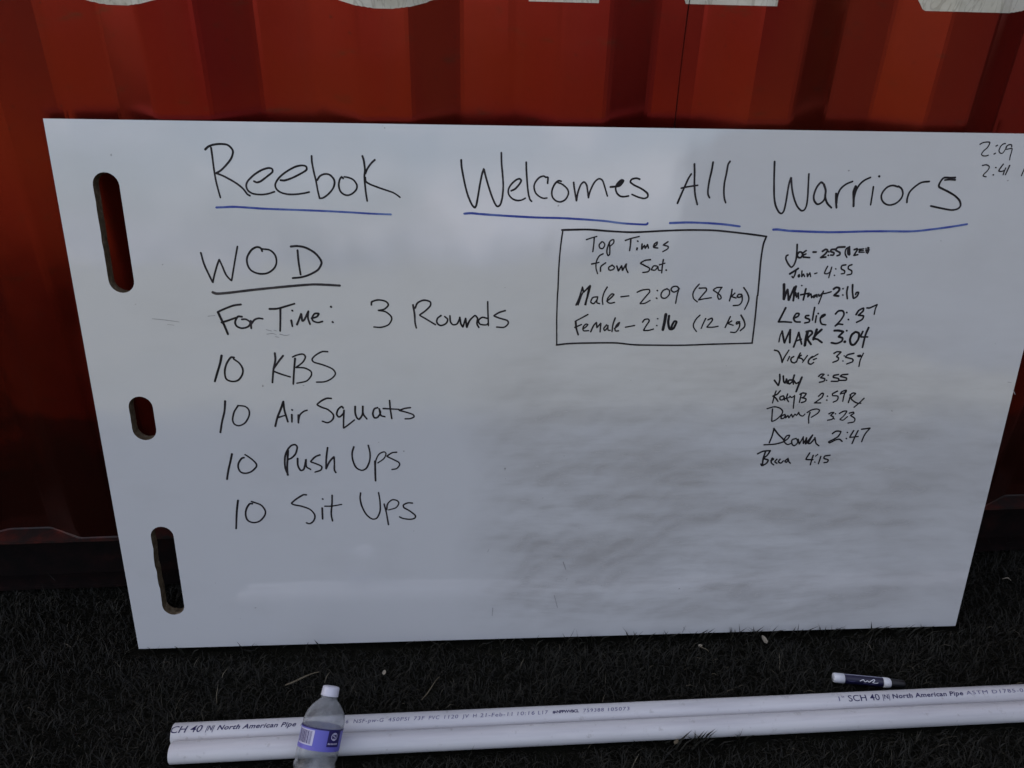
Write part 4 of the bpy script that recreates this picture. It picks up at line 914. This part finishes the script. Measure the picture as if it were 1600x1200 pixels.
# extra tufts by the pipe and along the board foot
def extra(cx, cy, k, spread, l0, l1, t0, t1):
    return [(cx+R.normal(0, spread), cy+R.normal(0, spread*.35), R.uniform(l0, l1), R.uniform(t0, t1), R.choice([0, np.pi])+R.normal(0, .45), R.uniform(.0012, .0022), R.uniform(.3, .86)) for _ in range(k)]
E_ = []
E_ += extra(.398, PYF+PB*.398-.022, 26, .015, .030, .052, .1, .8)
E_ += extra(.475, PYF+PB*.475-.020, 6, .006, .028, .042, .1, .7)
E_ += extra(.33, PYF-.020, 8, .03, .014, .024, .1, .8)
for _ in range(46):
    xx = R.uniform(.25, .98)
    E_ += extra(xx, 1.0106+math.tan(BB)*(xx+.5824)-.007, int(R.integers(1, 5)), .006, .022, .046, .1, .9)
for _ in range(22):
    xx = R.uniform(-.58, .25)
    E_ += extra(xx, 1.0106+math.tan(BB)*(xx+.5824)-.007, int(R.integers(1, 3)), .005, .020, .034, .2, 1.0)
E_ = np.array(E_)
X = np.concatenate([X, E_[:, 0]]); Y = np.concatenate([Y, E_[:, 1]]); ln = np.concatenate([ln, E_[:, 2]])
tilt = np.concatenate([tilt, E_[:, 3]]); az = np.concatenate([az, E_[:, 4]]); wd = np.concatenate([wd, E_[:, 5]]); tone = np.concatenate([tone, E_[:, 6]])
zb = np.concatenate([zb, np.full(len(E_), .0)])
n = len(X)
# blades must not run through the pipes, bottle or board: turn those that lean that way
dx, dy = np.cos(az), np.sin(az)
hx, hy = X+dx*ln*np.sin(tilt), Y+dy*ln*np.sin(tilt)
bad = ((hy > PYF+PB*hx-.018) & (Y < PYF+PB*X)) & (hx > -.47)
dy = np.where(bad, -np.abs(dy), dy)
bad2 = ((hy < PYF+PB*hx+2*PR+.018) & (Y > PYF+PB*X+PR)) & (hx > -.47)
dy = np.where(bad2, np.abs(dy), dy)
yb = 1.0106 + math.tan(BB)*(X+.5824)
bad3 = (hy > yb-.004) & (Y < yb) & (hx > -.6) & (hx < 1.0)
dy = np.where(bad3, -np.abs(dy), dy)
C = np.stack([X, Y, zb], -1)
D1 = np.stack([dx*np.sin(tilt*.6), dy*np.sin(tilt*.6), np.cos(tilt*.6)], -1)
D2 = np.stack([dx*np.sin(np.minimum(tilt*1.25, 1.7)), dy*np.sin(np.minimum(tilt*1.25, 1.7)), np.cos(np.minimum(tilt*1.25, 1.7))], -1)
rot_ = az+np.pi/2+R.normal(0, .7, n)
S = np.stack([np.cos(rot_), np.sin(rot_), np.zeros(n)], -1)*wd[:, None]
mid = C+D1*ln[:, None]*.5
tip = mid+D2*ln[:, None]*.5
VV = np.stack([C-S, C+S, mid+S*.8, mid-S*.8, tip], 1).reshape(-1, 3)
i5 = np.arange(n)*5
quads = np.stack([i5, i5+1, i5+2, i5+3], -1)
tri = np.stack([i5+3, i5+2, i5+4], -1)
me = bpy.data.meshes.new('grass')
me.vertices.add(len(VV)); me.vertices.foreach_set('co', VV.astype(np.float32).ravel())
loops_ = np.concatenate([quads.ravel(), tri.ravel()]).astype(np.int32)
me.loops.add(len(loops_)); me.loops.foreach_set('vertex_index', loops_)
me.polygons.add(2*n)
ls = np.concatenate([np.arange(n)*4, 4*n+np.arange(n)*3]).astype(np.int32)
me.polygons.foreach_set('loop_start', ls)
me.update(calc_edges=True)
me.validate()
a_ = me.attributes.new('tone', 'FLOAT', 'POINT')
a_.data.foreach_set('value', np.repeat(tone, 5).astype(np.float32))
me.materials.append(m_grass)
gr_o = bpy.data.objects.new('grass', me); COL.objects.link(gr_o)
tag(gr_o, 'short matted dark grass around the board and pipes', 'grass', kind='stuff')

# ------------------------------------------------------------------ litter in the grass
m_straw = mat('dry straw', (.13, .11, .075), .8, .2)
m_leaf = mat('dry pale leaf', (.26, .23, .18), .8, .2)
def straw(name, p0, p1, w, label, cat, m, bend=.004):
    a, b = Vector(p0), Vector(p1)
    t = (b-a); ln_ = t.length; t.normalize()
    s_ = t.cross(Vector((0, 0, 1))).normalized()
    V = []; F = []; K = 8
    for i in range(K+1):
        u = i/K
        c = a.lerp(b, u)+Vector((0, 0, bend*math.sin(math.pi*u)))+s_*bend*.5*math.sin(5*u)
        ww = w*(.5+.5*math.sin(math.pi*min(1, u*1.1+.08)))
        for q, h in ((-1, 0), (0, .45), (1, 0), (0, -.3)):
            cc = c+s_*ww*q+Vector((0, 0, ww*h))
            V.append(cc-a)
        if i:
            o0 = (i-1)*4
            for k in range(4):
                F.append((o0+k, o0+(k+1) % 4, o0+4+(k+1) % 4, o0+4+k))
    ob = mesh_obj(name, V, F, m, smooth=True)
    ob.location = a
    return tag(ob, label, cat)
straw('straw', (-.300, .912, .012), (-.243, .932, .016), .0022, 'broad pale dry straw left of the bottle cap, between board and pipes', 'straw', m_straw)
straw('straw', (-.060, .868, .010), (-.028, .908, .016), .0011, 'thin dry stalk right of the bottle, just behind the printed pipe', 'straw', m_straw)
straw('straw', (1.188, 1.085, .013), (1.172, 1.092, .014), .0022, 'short bright straw piece right of the board near the container', 'straw', m_leaf)
straw('straw', (.462, .950, .013), (.472, .935, .014), .0013, 'small dry straw below the board near its smudged part', 'straw', m_straw)
def leaf(p, sx, sy_, rot, label, m, curl=.35):
    V = []; F = []; A, B_ = 7, 5
    for i in range(A):
        u = i/(A-1)*2-1
        half = math.sqrt(max(0, 1-u*u))*(1-.18*u)+.04
        for j in range(B_):
            w_ = (j/(B_-1)*2-1)*half
            V.append((u*sx, w_*sy_, curl*sy_*w_*w_+.15*sx*u*u+.0006*noise.noise(Vector((u*3, w_*3, p[0]*50)))))
    for i in range(A-1):
        for j in range(B_-1):
            a = i*B_+j
            F.append((a, a+B_, a+B_+1, a+1))
    V2 = [(x_, y_, z_-.0005) for x_, y_, z_ in V]
    nb_ = len(V)
    F += [tuple(nb_+q for q in reversed(f)) for f in F[:]]
    ob = mesh_obj('dry_leaf', V+V2, F, m, smooth=True)
    ob.location = p; ob.rotation_euler = (rng.uniform(-.5, .5), rng.uniform(-.5, .5), rot)
    return tag(ob, label, 'leaf')
leaf((-.128, .927, .014), .0045, .0032, 1.3, 'tiny pale leaf lying alone between bottle cap and board edge', m_leaf)
leaf((.590, .9585, .014), .0085, .0050, 1.9, 'curled pale dry leaf close below the right half of the board', m_leaf)
leaf((.463, .953, .012), .0040, .0030, .3, 'small pale leaf scrap left of the curled leaf under the board', m_leaf)
leaf((.360, .757, .012), .0060, .0035, .9, 'small dry leaf in the grass in front of the pipes', m_straw)
